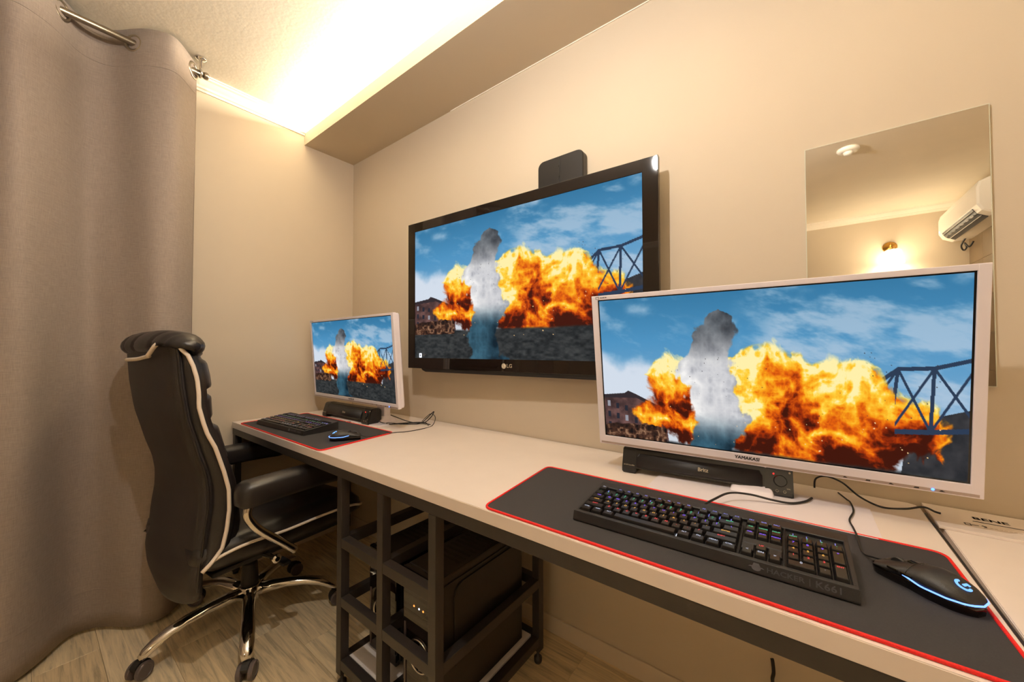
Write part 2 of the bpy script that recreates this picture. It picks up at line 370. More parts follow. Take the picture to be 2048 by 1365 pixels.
# ================================================================= THINGS ON THE OPPOSITE WALL (seen in the mirror)
sc = thing('wall_sconce', 'brass wall sconce with a lit white glass shade, reflected in the mirror', 'wall lamp', (2.943, Y0, 2.06))
b = B(); lathe(b, [(0.052, 0), (0.052, 0.006), (0.044, 0.012), (0.02, 0.02), (0.012, 0.03)], 24, mtx=RX(-PI / 2)); obj('wall_plate', b, M['brass'], sc)
b = B(); tube(b, [(0, 0.02, 0), (0, 0.05, 0.02), (0.004, 0.082, 0.012), (0.007, 0.088, -0.03)], 0.007, 10, 6)
lathe(b, [(0.022, -0.028), (0.030, -0.036), (0.030, -0.044)], 16, mtx=T(0.007, 0.088, 0)); obj('arm', b, M['brass'], sc)
b = B(); lathe(b, [(0.034, -0.044), (0.052, -0.052), (0.060, -0.10), (0.078, -0.168), (0.074, -0.168), (0.057, -0.10), (0.049, -0.056), (0.03, -0.05)], 28, mtx=T(0.007, 0.088, 0), cap=False)
obj('lamp_shade', b, M['shade'], sc, True)
ac = thing('air_conditioner', 'white split air conditioner high on the side wall, reflected in the mirror', 'air conditioner', (X1, -3.22, 2.03))
prof = [(0, 0.255), (-0.13, 0.258), (-0.185, 0.235), (-0.198, 0.19), (-0.198, 0.075), (-0.175, 0.03), (-0.12, 0.0), (0, 0.012)]
b = B(); secs = []
for y, s in ((-0.46, 0.94), (-0.452, 1), (0.452, 1), (0.46, 0.94)):
    secs.append([(px * s, y, 0.13 + (pz - 0.13) * s) for px, pz in prof])
loft(b, secs); ob = obj('housing', b, M['white'], ac, False)
b = B(); prism_x(b, [(-0.1975, 0.066), (-0.1765, 0.0275), (-0.1225, -0.0022), (-0.12, 0.004), (-0.17, 0.034), (-0.19, 0.068)], -0.36, 0.36, mtx=Matrix(((0, 1, 0, 0), (1, 0, 0, 0), (0, 0, 1, 0), (0, 0, 0, 1))))
bmesh.ops.recalc_face_normals(b, faces=b.faces); obj('air_outlet', b, M['ink'], ac)
for fx, fz in ((-0.196, 0.046), (-0.155, 0.012)):
    b = B(); box(b, -0.016, 0.016, -0.355, 0.355, -0.0015, 0.0015, mtx=T(fx, 0, fz) @ RY(math.radians(-42))); obj('outlet_flap', b, M['white'], ac)
for k in range(7):
    b = B(); box(b, -0.012, 0.012, -0.003, 0.003, -0.004, 0.004, mtx=T(-0.180, -0.30 + 0.1 * k, 0.027) @ RY(math.radians(-50))); obj('vane', b, M['white'], ac)
b = B(); box(b, -0.2, -0.198, -0.43, -0.415, 0.085, 0.10); obj('indicator', b, M['glow_white'], ac)
b = B(); tube(b, [(X1 - 0.05, -3.60, 2.055), (X1 - 0.07, -3.66, 1.99), (X1 - 0.05, -3.69, 1.95), (X1 - 0.04, -3.66, 1.97), (X1 - 0.06, -3.62, 2.0), (X1 - 0.04, -3.6, 1.96), (X1 - 0.02, -3.58, 2.0)], 0.006, 8, 8)
tag(obj('power_cable', b, M['rubber']), 'looped grey cable hanging under the air conditioner', 'cable')
sd = thing('smoke_detector', 'round white smoke detector on the ceiling, reflected in the mirror', 'smoke detector', (2.52, -1.98, ZC))
b = B(); lathe(b, [(0.0, 0), (0.056, 0), (0.058, -0.008), (0.05, -0.02), (0.03, -0.023), (0.0, -0.023)], 28, cap=False); obj('base', b, M['white'], sd, True)
b = B(); lathe(b, [(0.026, -0.022), (0.022, -0.036), (0.012, -0.042), (0.0, -0.042)], 20, cap=False); obj('sensor_cap', b, M['white'], sd, True)
cl = thing('ceiling_light', 'round glowing bulb light with a white ceiling rose mid-room', 'ceiling light', (1.72, -1.06, ZC))
b = B(); lathe(b, [(0.05, 0), (0.05, -0.012), (0.03, -0.02), (0.014, -0.03), (0.006, -0.05), (0.005, -0.190), (0.013, -0.194), (0.013, -0.216)], 24); obj('ceiling_rose', b, M['white'], cl, True)
b = B()
lathe(b, [(0.016 * math.sin(a) + .0001, -0.252 + 0.038 * math.cos(a)) for a in np.linspace(0, PI, 12)], 20, cap=False); obj('bulb', b, M['bulb'], cl, True)

# ================================================================= DESKS
H = 0.74; YF = -0.6346
def desk(name, x0, x1, label, legs, notch):
    d = thing(name, label, 'desk', (x0, YF, 0))
    b = B()
    poly = [(0, 0), (x1 - x0, 0), (x1 - x0, -YF - 0.004), (0.012 if notch == 'L' else 0, -YF - 0.004)]
    if notch == 'R': poly = [(0, 0), (x1 - x0, 0), (x1 - x0, -YF - 0.03), (x1 - x0 - 0.004, -YF - 0.012), (x1 - x0 - 0.016, -YF - 0.004), (0, -YF - 0.004)]
    slab(b, poly, H - 0.030, H); bmesh.ops.bevel(b, geom=[e for e in b.edges if abs(e.verts[0].co.z - e.verts[1].co.z) < 1e-5], offset=0.0012, segments=2, affect='EDGES')
    obj('tabletop', b, M['desk'], d)
    zt = H - 0.030
    for yy, nm in ((0.001, 'front_beam'), (-YF - 0.06, 'rear_beam')):
        b = B(); box(b, 0.004, x1 - x0 - 0.002, yy, yy + 0.028, zt - 0.030, zt, bev=0.0015); obj(nm, b, M['steel'], d)
    for xx in legs:
        b = B(); box(b, xx, xx + 0.028, 0.03, -YF - 0.061, zt - 0.030, zt, bev=0.0015); obj('cross_beam', b, M['steel'], d)
        for yy in (0.001, -YF - 0.06):
            b = B(); box(b, xx, xx + 0.028, yy, yy + 0.028, 0.012, zt - 0.030, bev=0.0015)
            lathe(b, [(0.012, 0), (0.012, 0.008), (0.005, 0.009), (0.005, 0.014)], 12, mtx=T(xx + 0.014, yy + 0.014, 0)); obj('leg', b, M['steel'], d)
    return d
desk('desk', 0.012, 2.4685, 'long white desk with black steel frame beneath the television', [0.012], 'R')
desk('desk', 2.4725, 3.43, 'white desk section with black steel frame, butted against the long desk at a dark seam', [0.92], 'L')

# ================================================================= COMPUTER RACK
rk = thing('computer_rack', 'black square-tube steel rack holding computer towers under the long desk', 'rack', (1.04, YF, 0))
PX = (0.0, 0.2285, 0.457); DY = 0.4964; tb = 0.0285
for ix, x in enumerate(PX):
    for yy in (0.0, DY - tb):
        b = B(); box(b, x, x + tb, yy, yy + tb, 0.045, 0.680, bev=0.0015)
        lathe(b, [(0.012, 0), (0.014, 0.006), (0.014, 0.018), (0.005, 0.022), (0.005, 0.046)], 14, mtx=T(x + tb / 2, yy + tb / 2, 0)); obj('post', b, M['steel'], rk)
for z in (0.0665, 0.267, 0.4555):
    for yy in (0.0, DY - tb):
        for i in (0, 1):
            b = B(); box(b, PX[i] + tb, PX[i + 1], yy + 0.0005, yy + tb - 0.0005, z, z + 0.030, bev=0.0015); obj('cross_rail', b, M['steel'], rk)
    for i in range(3):
        if i == 2 and z > 0.4: continue
        b = B(); box(b, PX[i] + 0.0005, PX[i] + tb - 0.0005, tb, DY - tb, z, z + 0.030, bev=0.0015); obj('side_rail', b, M['steel'], rk)
b = B(); box(b, 0.03, 0.452, 0.03, DY - 0.03, 0.085, 0.0955); obj('shelf_board', b, M['paper'], rk)

def tower(loc, w, d, h, label, logo):
    t = thing('computer_tower', label, 'computer', loc)
    b = B(); box(b, 0.003, w - 0.003, 0.018, d, 0.012, h, bev=0.004); obj('case', b, M['pcblack'], t)
    for xx in (0.02, w - 0.045):
        for yy in (0.05, d - 0.09): b = B(); box(b, xx, xx + 0.025, yy, yy + 0.04, 0.0, 0.012, bev=0.003); obj('foot', b, M['rubber'], t)
    b = B(); box(b, w - 0.003, w + 0.0005, 0.02, d - 0.004, 0.016, h - 0.022, bev=0.0015)
    obj('side_panel', b, M['pcblack'], t)
    b = B()                                                    # pressed raised field in the side panel
    poly = rrect(d - 0.10, h * 0.62, 0.03, 6)
    slab(b, poly, 0, 0.004, mtx=T(w + 0.0005, 0.02 + (d - 0.02) / 2, h * 0.6) @ RY(PI / 2) @ RZ(PI / 2))
    bmesh.ops.bevel(b, geom=[e for e in b.edges if all(v.co.x > w + 0.004 for v in e.verts)], offset=0.003, segments=2, affect='EDGES')
    obj('panel_emboss', b, M['pcblack'], t)
    b = B(); box(b, 0, w, 0.0, 0.018, 0.008, h, bev=0.005); obj('front_bezel', b, M['gloss'], t)
    b = B(); box(b, 0.008, 0.016, -0.002, 0.0, 0.02, h * 0.6, bev=0.0008); obj('bezel_strip', b, M['wheelgrey'], t)
    b = B(); tube(b, [(w / 2 + 0.042 * math.cos(a), -0.002, h * 0.42 + 0.042 * math.sin(a)) for a in [2 * PI * i / 36 for i in range(36)]], 0.003, 8, closed=True); obj('fan_ring', b, M['chrome'], t)
    b = B()
    for k in range(5):
        a = 2 * PI * k / 5
        slab(b, [(0.010, -0.004), (0.036, -0.012), (0.038, 0.006), (0.010, 0.004)], 0, 0.0012, mtx=T(w / 2, -0.0012, h * 0.42) @ RX(PI / 2) @ RZ(a))
    lathe(b, [(0.012, 0), (0.012, 0.002), (0.0, 0.003)], 16, mtx=T(w / 2, 0, h * 0.42) @ RX(PI / 2)); obj('fan', b, M['wheelgrey'], t)
    for k, (xx, mm) in enumerate(((0.35, 'led_amber'), (0.5, 'glow_white'), (0.62, 'led_amber'))):
        b = B(); lathe(b, [(0.0028, 0), (0.0022, 0.0012), (0, 0.0016)], 10, mtx=T(w * xx, 0, h * 0.75) @ RX(PI / 2), cap=False); obj('indicator_led', b, M[mm], t)
    b = B()
    for k in range(9): box(b, 0.02, w - 0.02, 0.10 + k * 0.022, 0.11 + k * 0.022, h - 0.0002, h + 0.0008)
    obj('top_vent', b, M['matt'], t)
    return t
tower((1.343, -0.597, 0.0955), 0.145, 0.385, 0.385, 'black computer tower with large pressed side panel in the rack bay farthest from the chair', 0)
tower((1.092, -0.548, 0.0955), 0.150, 0.36, 0.345, 'black computer tower half hidden in the rack bay nearest the office chair', 0)

# ================================================================= SCREEN PICTURES (blue sky, fireball, dark yard, smoke plume)
def vnoise(x, y, seed, per=512):
    r = np.random.RandomState(seed).rand(per, per)
    xi = np.floor(x).astype(int); yi = np.floor(y).astype(int); fx = x - xi; fy = y - yi
    fx = fx * fx * (3 - 2 * fx); fy = fy * fy * (3 - 2 * fy); a = xi % per; c = (xi + 1) % per; d = yi % per; e = (yi + 1) % per
    return (r[a, d] * (1 - fx) + r[c, d] * fx) * (1 - fy) + (r[a, e] * (1 - fx) + r[c, e] * fx) * fy
def fbm(x, y, seed, o=6, g=0.5, billow=False):
    s = 0; a = 1; t = 0
    for k in range(o):
        n = vnoise(x * 2 ** k + 17 * k, y * 2 ** k + 31 * k, seed + k)
        if billow: n = 1 - np.abs(2 * n - 1)
        s = s + a * n; t += a; a *= g
    return s / t
def ss(a, b, x):
    t = np.clip((x - a) / (b - a), 0, 1); return t * t * (3 - 2 * t)
def mixc(c, k, col):
    return c * (1 - k[..., None]) + np.array(col, float) * k[..., None]
def ramp(t, stops):
    xs = [s[0] for s in stops]; return np.stack([np.interp(t, xs, [s[1][i] for s in stops]) for i in range(3)], -1)
def poly_mask(U, V, pts):
    inside = np.zeros(U.shape, bool); n = len(pts)
    for i in range(n):
        x1, y1 = pts[i]; x2, y2 = pts[(i + 1) % n]
        if y1 == y2: continue
        c = ((y1 > V) != (y2 > V)) & (U < (x2 - x1) * (V - y1) / (y2 - y1) + x1); inside ^= c
    return inside
def seg_mask(U, V, a, b_, w, asp=1.78):
    ax, ay = a[0] * asp, a[1]; bx, by = b_[0] * asp, b_[1]; px, py = U * asp, V
    t = np.clip(((px - ax) * (bx - ax) + (py - ay) * (by - ay)) / ((bx - ax) ** 2 + (by - ay) ** 2), 0, 1)
    return np.hypot(px - ax - t * (bx - ax), py - ay - t * (by - ay)) < w
def picture(U, V):
    A = 1.78; x = U * A
    c = ramp(V, [(0, (52, 118, 160)), (0.25, (78, 146, 192)), (0.55, (122, 170, 208)), (0.8, (176, 200, 220))])
    # clouds: a bank at lower left, thin streaks high right
    n = fbm(x * 4 + 3, V * 6, 11); n2 = fbm(x * 3 + 2 * V, V * 9 - 2.4 * x, 23, g=0.6)
    k = ss(0.30, 0.75, n - 0.30 + 0.75 * ss(0.22, 0.50, V) * (1 - ss(0.20, 0.52, U)))
    c = mixc(c, k * 0.95, (216, 224, 236))
    k = ss(0.50, 0.78, n2 + 0.10 * ss(0.55, 0.85, U) * ss(0.02, 0.25, V)) * 0.62
    c = mixc(c, k * ss(0.5, 0.62, U + 0.1 * n), (202, 212, 226))
    k = ss(0.56, 0.8, n2) * (1 - ss(0.25, 0.4, U)) * 0.35; c = mixc(c, k, (190, 205, 222))
    # far haze
    c = mixc(c, ss(0.5, 0.8, V) * 0.4, (206, 206, 208))
    # steel bridge at right
    br = np.zeros(U.shape, bool)
    top = [(0.80, 0.47), (0.865, 0.375), (0.935, 0.37), (1.02, 0.33)]; bot = [(0.78, 0.62), (0.85, 0.63), (0.93, 0.62), (1.02, 0.60)]
    for a, b_ in zip(top, top[1:]): br |= seg_mask(U, V, a, b_, 0.008)
    for a, b_ in zip(bot, bot[1:]): br |= seg_mask(U, V, a, b_, 0.010)
    for a, b_ in zip(top, bot): br |= seg_mask(U, V, a, b_, 0.007)
    for a, b_ in zip(top[1:], bot): br |= seg_mask(U, V, a, b_, 0.005)
    for a, b_ in zip(top, bot[1:]): br |= seg_mask(U, V, a, b_, 0.005)
    c[br] = (44, 60, 84)
    # brick block at left with windows
    m = poly_mask(U, V, [(0, .565), (.085, .548), (.10, .535), (.13, .55), (.235, .625), (.25, .83), (0, .83)])
    nb = fbm(x * 20, V * 26, 41); bc = ramp(nb, [(0.2, (58, 42, 42)), (0.8, (118, 84, 80))]); c[m] = bc[m]
    m2 = poly_mask(U, V, [(0, .56), (.085, .545), (.10, .53), (.13, .547), (.24, .62), (.24, .635), (.13, .568), (0, .58)]); c[m2] = (52, 44, 48)
    for rw in range(3):
        for q in range(6):
            u0 = .012 + q * .036; v0 = .595 + rw * .062 + q * (.010 - rw * .002)
            w_ = (U > u0) & (U < u0 + .012) & (V > v0) & (V < v0 + .032) & m; c[w_] = (40, 42, 52) if (q + rw) % 3 else (150, 150, 160)
    # dark sheds at right
    m = poly_mask(U, V, [(.885, .64), (.93, .565), (1.01, .52), (1.01, .86), (.87, .86)])
    c[m] = ramp(fbm(x * 14, V * 14, 51), [(0.2, (34, 36, 40)), (0.8, (74, 72, 74))])[m]
    # fireball
    wx = fbm(x * 5, V * 5, 61) - 0.5; wy = fbm(x * 5 + 9, V * 5 + 4, 71) - 0.5
    d = np.minimum(np.minimum(np.hypot((U - 0.66 + .10 * wx) / 0.29, (V - 0.62 + .14 * wy) / 0.27), np.hypot((U - 0.56 + .08 * wx) / 0.23, (V - 0.54 + .14 * wy) / 0.25)),
                   np.hypot((U - 0.31 + .10 * wx) / 0.17, (V - 0.60 + .16 * wy) / 0.25))
    bl = fbm(x * 4.6 + 1.2 * wx, V * 5.2 + 1.2 * wy, 81, g=0.55, billow=True); fine = fbm(x * 22, V * 22, 91, billow=True)
    edge = d + 0.55 * (0.62 - bl); k = 1 - ss(0.88, 0.98, edge)
    heat = np.clip(0.58 + 1.8 * (bl - 0.60) + 0.6 * (fine - 0.6) - 0.52 * ss(0.54, 0.80, V) + 0.15 * ss(.54, .36, V) - .25 * ss(.62, .9, U) * ss(.4, .6, V), 0, 1)
    fc = ramp(heat, [(0, (66, 20, 8)), (0.2, (150, 44, 8)), (0.42, (226, 96, 12)), (0.62, (250, 160, 24)), (0.84, (255, 208, 60)), (1, (255, 240, 170))])
    c = c * (1 - k[..., None]) + fc * k[..., None]
    c[br & (U > .86)] = (44, 60, 84)
    # yard
    gl = 0.785 + 0.012 * (fbm(x * 9, V * 0 + 3, 101) - .5)
    g = ramp(fbm(x * 30, V * 60, 111), [(0.2, (30, 33, 35)), (0.8, (66, 68, 68))]); kk = ss(0, 0.02, V - gl); c = c * (1 - kk[..., None]) + g * kk[..., None]
    jn = fbm(x * 26, V * 34, 121, billow=True)
    jm = (V > .70 + .05 * (fbm(x * 12, V * 0 + 1, 131))) & (V < .82) & (U < .24)
    c[jm] = ramp(jn, [(0.35, (22, 18, 18)), (0.68, (74, 46, 34)), (0.95, (170, 130, 100))])[jm]
    # rising smoke plume over the middle: charcoal head, white column, blue grey foot
    wp = (fbm(x * 6, V * 6, 141) - .5); cu = 0.400 + 0.016 * np.sin(V * 13) + 0.09 * wp
    wid = np.interp(V, [0.10, 0.14, 0.22, 0.31, 0.38, 0.45, 0.62, 0.68, 0.8, 1.02], [0.0, 0.046, 0.070, 0.076, 0.086, 0.094, 0.086, 0.080, 0.080, 0.085])
    e = np.abs(U - cu) / np.maximum(wid, 1e-4) + 0.8 * (fbm(x * 11, V * 11, 151, billow=True) - .6)
    sm_ = fbm(x * 10, V * 10, 161, billow=True); lit = np.clip(0.4 + 1.1 * (sm_ - .5) + 0.5 * (cu - U) / np.maximum(wid, .02) * 0.5, 0, 1)
    col = ramp(lit, [(0, (138, 140, 150)), (0.5, (206, 206, 210)), (1, (246, 244, 242))])
    dk = ramp(lit, [(0, (38, 42, 48)), (1, (112, 118, 124))]); ft = ramp(lit, [(0, (16, 34, 46)), (1, (62, 104, 124))])
    q = ss(0.42, 0.14, V)[..., None]; col = col * (1 - q) + dk * q
    q = ss(0.60, 0.78, V)[..., None]; col = col * (1 - q) + ft * q
    k = 1 - ss(0.88, 1.05, e); k[wid <= 0.001] = 0
    c = c * (1 - k[..., None]) + col * k[..., None]
    # sparks
    r2 = np.random.RandomState(5)
    for _ in range(90):
        u0, v0 = r2.uniform(.25, .95), r2.uniform(.3, .85); mm = np.hypot((U - u0) * A, V - v0) < r2.uniform(.0012, .003); c[mm] = (255, 214, 150) if v0 > .6 else (60, 50, 50)
    s = np.clip(c, 0, 255) / 255.0
    return np.where(s <= 0.04045, s / 12.92, ((s + 0.055) / 1.055) ** 2.4)
def screen_mat():
    m = bpy.data.materials.new('lit_screen'); m.use_nodes = True; nt = m.node_tree; b = nt.nodes['Principled BSDF']
    a = nt.nodes.new('ShaderNodeAttribute'); a.attribute_name = 'picture'
    b.inputs['Base Color'].default_value = (0.004, 0.004, 0.005, 1); b.inputs['Roughness'].default_value = 0.5; b.inputs['Specular IOR Level'].default_value = 0.0
    nt.links.new(a.outputs['Color'], b.inputs['Emission Color']); b.inputs['Emission Strength'].default_value = 1.0
    return m
M['screen'] = screen_mat()
def screen(parent, x0, x1, z0, z1, y, nx, nz, umap, vmap):
    """lit panel in the parent's x-z plane facing -y"""
    us = np.linspace(0, 1, nx + 1); vs = np.linspace(0, 1, nz + 1); U, V = np.meshgrid(us, vs)
    co = np.stack([x0 + U * (x1 - x0), np.full(U.shape, y), z1 + V * (z0 - z1)], -1).reshape(-1, 3)
    rgb = picture(umap[0] + U * (umap[1] - umap[0]), vmap[0] + V * (vmap[1] - vmap[0])).reshape(-1, 3)
    i = np.arange(nx * nz); r = i // nx; q = i % nx; a = r * (nx + 1) + q
    fs = np.stack([a, a + nx + 1, a + nx + 2, a + 1], -1)
    me = bpy.data.meshes.new('screen'); me.vertices.add(len(co)); me.vertices.foreach_set('co', co.ravel().astype(np.float32))
    me.loops.add(fs.size); me.loops.foreach_set('vertex_index', fs.ravel().astype(np.int32))
    me.polygons.add(len(fs)); me.polygons.foreach_set('loop_start', (np.arange(len(fs)) * 4).astype(np.int32)); me.polygons.foreach_set('loop_total', np.full(len(fs), 4, np.int32))
    me.update(calc_edges=True)
    at = me.color_attributes.new('picture', 'FLOAT_COLOR', 'POINT'); at.data.foreach_set('color', np.hstack([rgb, np.ones((len(rgb), 1))]).ravel().astype(np.float32))
    me.materials.append(M['screen']); o = bpy.data.objects.new('screen', me); COL.objects.link(o); o.parent = parent
    return o
def ring_frame(bm, w, h, sx0, sx1, sz0, sz1, y0, y1, r=0.006):
    """picture-frame bezel: outer w x h centred, opening sx0..sx1, sz0..sz1, front y0"""
    box(bm, -w / 2, sx0, y0, y1, -h / 2, h / 2, bev=0.0018); box(bm, sx1, w / 2, y0, y1, -h / 2, h / 2, bev=0.0018)
    box(bm, sx0 - 0.002, sx1 + 0.002, y0 + 0.0002, y1, sz1, h / 2 - 0.0002, bev=0.0015); box(bm, sx0 - 0.002, sx1 + 0.002, y0 + 0.0002, y1, -h / 2 + 0.0002, sz0, bev=0.0015)

# ================================================================= TELEVISION
def pose(x, y, z, tilt, yaw):
    return T(x, y, z) @ RZ(yaw) @ RX(tilt)
tv = thing('television', 'large glossy black wall-mounted television showing a fireball', 'television')
tv.matrix_world = pose(1.326, -0.101, 1.359, 0.004, 0.047)
b = B(); ring_frame(b, 1.176, 0.700, -0.540, 0.538, -0.300, 0.307, 0.0, 0.02); obj('bezel', b, M['gloss'], tv)
b = B(); loft(b, [[(x * s, y, z * s2) for x, z in rrect(1.165, 0.69, 0.01)] for y, s, s2 in ((0.004, 1, 1), (0.022, 1, 1), (0.034, 0.94, 0.92), (0.046, 0.9, 0.86))]); obj('rear_cover', b, M['matt'], tv, False)
screen(tv, -0.540, 0.538, -0.300, 0.307, 0.0022, 520, 292, (0, 1), (0, 1))
b = B(); loft(b, [[(x, y, z) for x, y in ((-a, 0.004), (a, 0.004), (a + 0.004, 0.03), (-a - 0.004, 0.03))] for a, z in ((0.500, -0.349), (0.490, -0.358), (0.470, -0.365))]); obj('speaker_lip', b, M['matt'], tv, False)
b = B(); mt = T(0.017, -0.0006, -0.3265) @ RX(PI / 2); text(b, 'LG', 0.020, mt, 1.15, bold=0.0007); obj('brand_lettering', b, M['silverink'], tv)
b = B(); mt = T(-0.010, 0, -0.3265) @ RX(PI / 2)
slab(b, [(0.0105 * math.cos(a), 0.0105 * math.sin(a)) for a in [2 * PI * i / 28 for i in range(28)]], 0, 0.0006, mtx=mt); obj('logo_disc', b, M['silverink'], tv)
b = B(); mt = T(-0.010, -0.0008, -0.3265) @ RX(PI / 2)
box(b, -0.0012, 0.0004, -0.004, 0.004, 0, .0002, mtx=mt); box(b, -0.0012, 0.004, -0.004, -0.0026, 0, .0002, mtx=mt); box(b, -0.006, -0.0042, 0.002, 0.004, 0, .0002, mtx=mt)
tube(b, [(0.0078 * math.cos(a), 0.0078 * math.sin(a), 0) for a in [math.radians(60 + 290 * i / 24) for i in range(25)]], 0.0006, 4, mtx=mt); obj('logo_face', b, M['wheelgrey'], tv)
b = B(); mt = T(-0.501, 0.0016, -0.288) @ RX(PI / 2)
box(b, -0.008, 0.008, -0.010, 0.010, 0, .0004, mtx=mt); obj('sticker', b, M['glow_white'], tv)  # no lamp: white glow put into the sticker's material
b = B(); mt = T(-0.501, 0.0010, -0.288) @ RX(PI / 2); box(b, -0.003, 0.003, -0.005, 0.005, 0, .0002, mtx=mt); obj('sticker_mark', b, M['ink'], tv)
b = B(); mt = T(-0.480, 0.0016, -0.288) @ RX(PI / 2)
for k, (w, z) in enumerate(((.022, .004), (.016, -.002))): box(b, -0.008, -0.008 + w, z - .0016, z + .0016, 0, .0003, mtx=mt)
obj('sticker_print', b, M['greyink'], tv)
b = B(); box(b, -0.2, 0.2, 0.046, 0.060, -0.15, 0.15, bev=0.003); obj('wall_bracket', b, M['steel'], tv)
ro = thing('wall_box', 'small black rounded plastic box on the wall above the television', 'router', (1.5385, 0, 1.74))
b = B(); loft(b, [[(x * s, y, z * s) for x, z in rrect(0.198, 0.20, 0.026, 6)] for y, s in ((0.0, 0.96), (-0.006, 1.0), (-0.033, 1.0), (-0.037, 0.975))]); obj('housing', b, M['satin'], ro, False)
b = B(); tube(b, [(-0.001, -0.0375, 0.095), (0.0, -0.0385, 0.05), (-0.002, -0.0385, 0.0), (0.001, -0.0385, -0.06)], 0.0016, 6, 4)
for z in (0.06, 0.02, -0.03): lathe(b, [(0.003, 0), (0.002, 0.002), (0, 0.0026)], 10, mtx=T(-0.001, -0.038, z) @ RX(PI / 2), cap=False)
obj('centre_cable', b, M['gloss'], ro)

# ================================================================= MONITORS
def monitor(label, W_, H_, s, px, tilt, yaw, deskz, foot, nx, nz, umap, vmap):
    m = thing('monitor', label, 'monitor', group=None)
    P = pose(*px, tilt, yaw); m.matrix_world = P
    b = B(); ring_frame(b, W_, H_, s[0], s[1], s[2], s[3], 0.0, 0.016); obj('bezel', b, M['bezel'], m)
    b = B(); loft(b, [[(x * a, y, z * c) for x, z in rrect(W_ - 0.004, H_ - 0.004, 0.006)] for y, a, c in ((0.014, 1, 1), (0.030, 1, 1), (0.038, 0.985, 0.97), (0.055, 0.6, 0.6))]); obj('rear_cover', b, M['bezel'], m, False)
    b = B(); box(b, s[0] - .001, s[1] + .001, 0.003, 0.012, s[2] - .001, s[3] + .001); obj('panel_edge', b, M['black_lcd'], m)
    screen(m, s[0] + 0.0035, s[1] - 0.0035, s[2] + 0.003, s[3] - 0.003, 0.0026, nx, nz, umap, vmap)
    b = B(); box(b, -W_ / 2 + 0.006, W_ / 2 - 0.006, -0.0004, 0.002, -H_ / 2 + 0.003, -H_ / 2 + 0.0085); obj('lower_strip', b, M['bezelshade'], m)
    b = B(); text(b, 'YAMAKASI', 0.0115 * W_ / 0.76, T(0, -0.0005, (s[2] - H_ / 2) / 2 + 0.003) @ RX(PI / 2), 0.95, shear=0.12, bold=0.0005); obj('brand_lettering', b, M['ink'], m)
    b = B(); mt = T(-W_ / 2 + 0.018, -0.0004, (s[3] + H_ / 2) / 2) @ RX(PI / 2)
    for q in ((-.005, .005, .0028, .0038), (-.005, .005, -.0038, -.0028), (-.005, -.004, -.0038, .0038), (.004, .005, -.0038, .0038), (.009, .014, -.001, .0012), (.0155, .021, -.001, .0012), (.0225, .028, -.001, .0012)): box(b, q[0], q[1], q[2], q[3], 0, .0003, mtx=mt)
    obj('corner_marking', b, M['greyink'], m)
    b = B()
    for k in range(5):
        mt = T(W_ * 0.24 + k * 0.036, -0.0005, -H_ / 2 + 0.0058) @ RX(PI / 2); slab(b, [(-.004, -.0012), (.004, -.0012), (.004 if k % 2 else 0.0, .0014), (-.002, .0014)], 0, .0004, mtx=mt)
    obj('button_marks', b, M['ink'], m)
    b = B(); lathe(b, [(0.0026, 0), (0.002, 0.0012), (0, 0.0016)], 12, mtx=T(W_ * 0.412, -0.0004, -H_ / 2 + 0.0065) @ RX(PI / 2), cap=False); obj('power_led', b, M['led_blue'], m)
    # stand in world axes, expressed in the monitor's frame
    inv = P.inverted(); fx, fy, fw, fd, nx0, nyf = foot
    b = B(); slab(b, rrect(fw, fd, 0.012), deskz, deskz + 0.004, mtx=inv @ T(fx, fy, 0)); bmesh.ops.bevel(b, geom=list(b.edges), offset=0.0008, segments=1, affect='EDGES'); obj('stand_base', b, M['bezel'], m)
    b = B(); mz = px[2]
    loft(b, [[(nx0 + x, nyf + y, z) for x, y in rrect(w, d, 0.006, 3)] for w, d, z in ((0.092, 0.10, deskz + 0.004), (0.088, 0.085, deskz + 0.012), (0.07, 0.035, deskz + 0.03), (0.06, 0.03, mz - 0.02), (0.06, 0.03, mz + 0.06))], mtx=inv)
    obj('stand_neck', b, M['bezel'], m, False)
    b = B(); box(b, -0.05, 0.05, 0.05, 0.075, -0.05, 0.05, bev=0.004); obj('hinge_block', b, M['bezel'], m)
    return m
monitor('large white-framed monitor showing a fireball in front of the wall mirror', 0.762, 0.445, (-0.3625, 0.3635, -0.196, 0.210), (2.151, -0.208, 1.035), 0.136, 0.045, H,
        (2.156, -0.20, 0.44, 0.18, 2.157, -0.125), 760, 400, (0.0, 1.0), (0.02, 0.80))
monitor('white-framed monitor in the desk corner by the far wall beside the television', 0.79, 0.425, (-0.380, 0.378, -0.190, 0.202), (0.470, -0.284, 1.048), 0.077, -0.009, H,
        (0.48, -0.18, 0.44, 0.18, 0.60, -0.17), 220, 120, (0.0, 1.0), (0.0, 1.0))

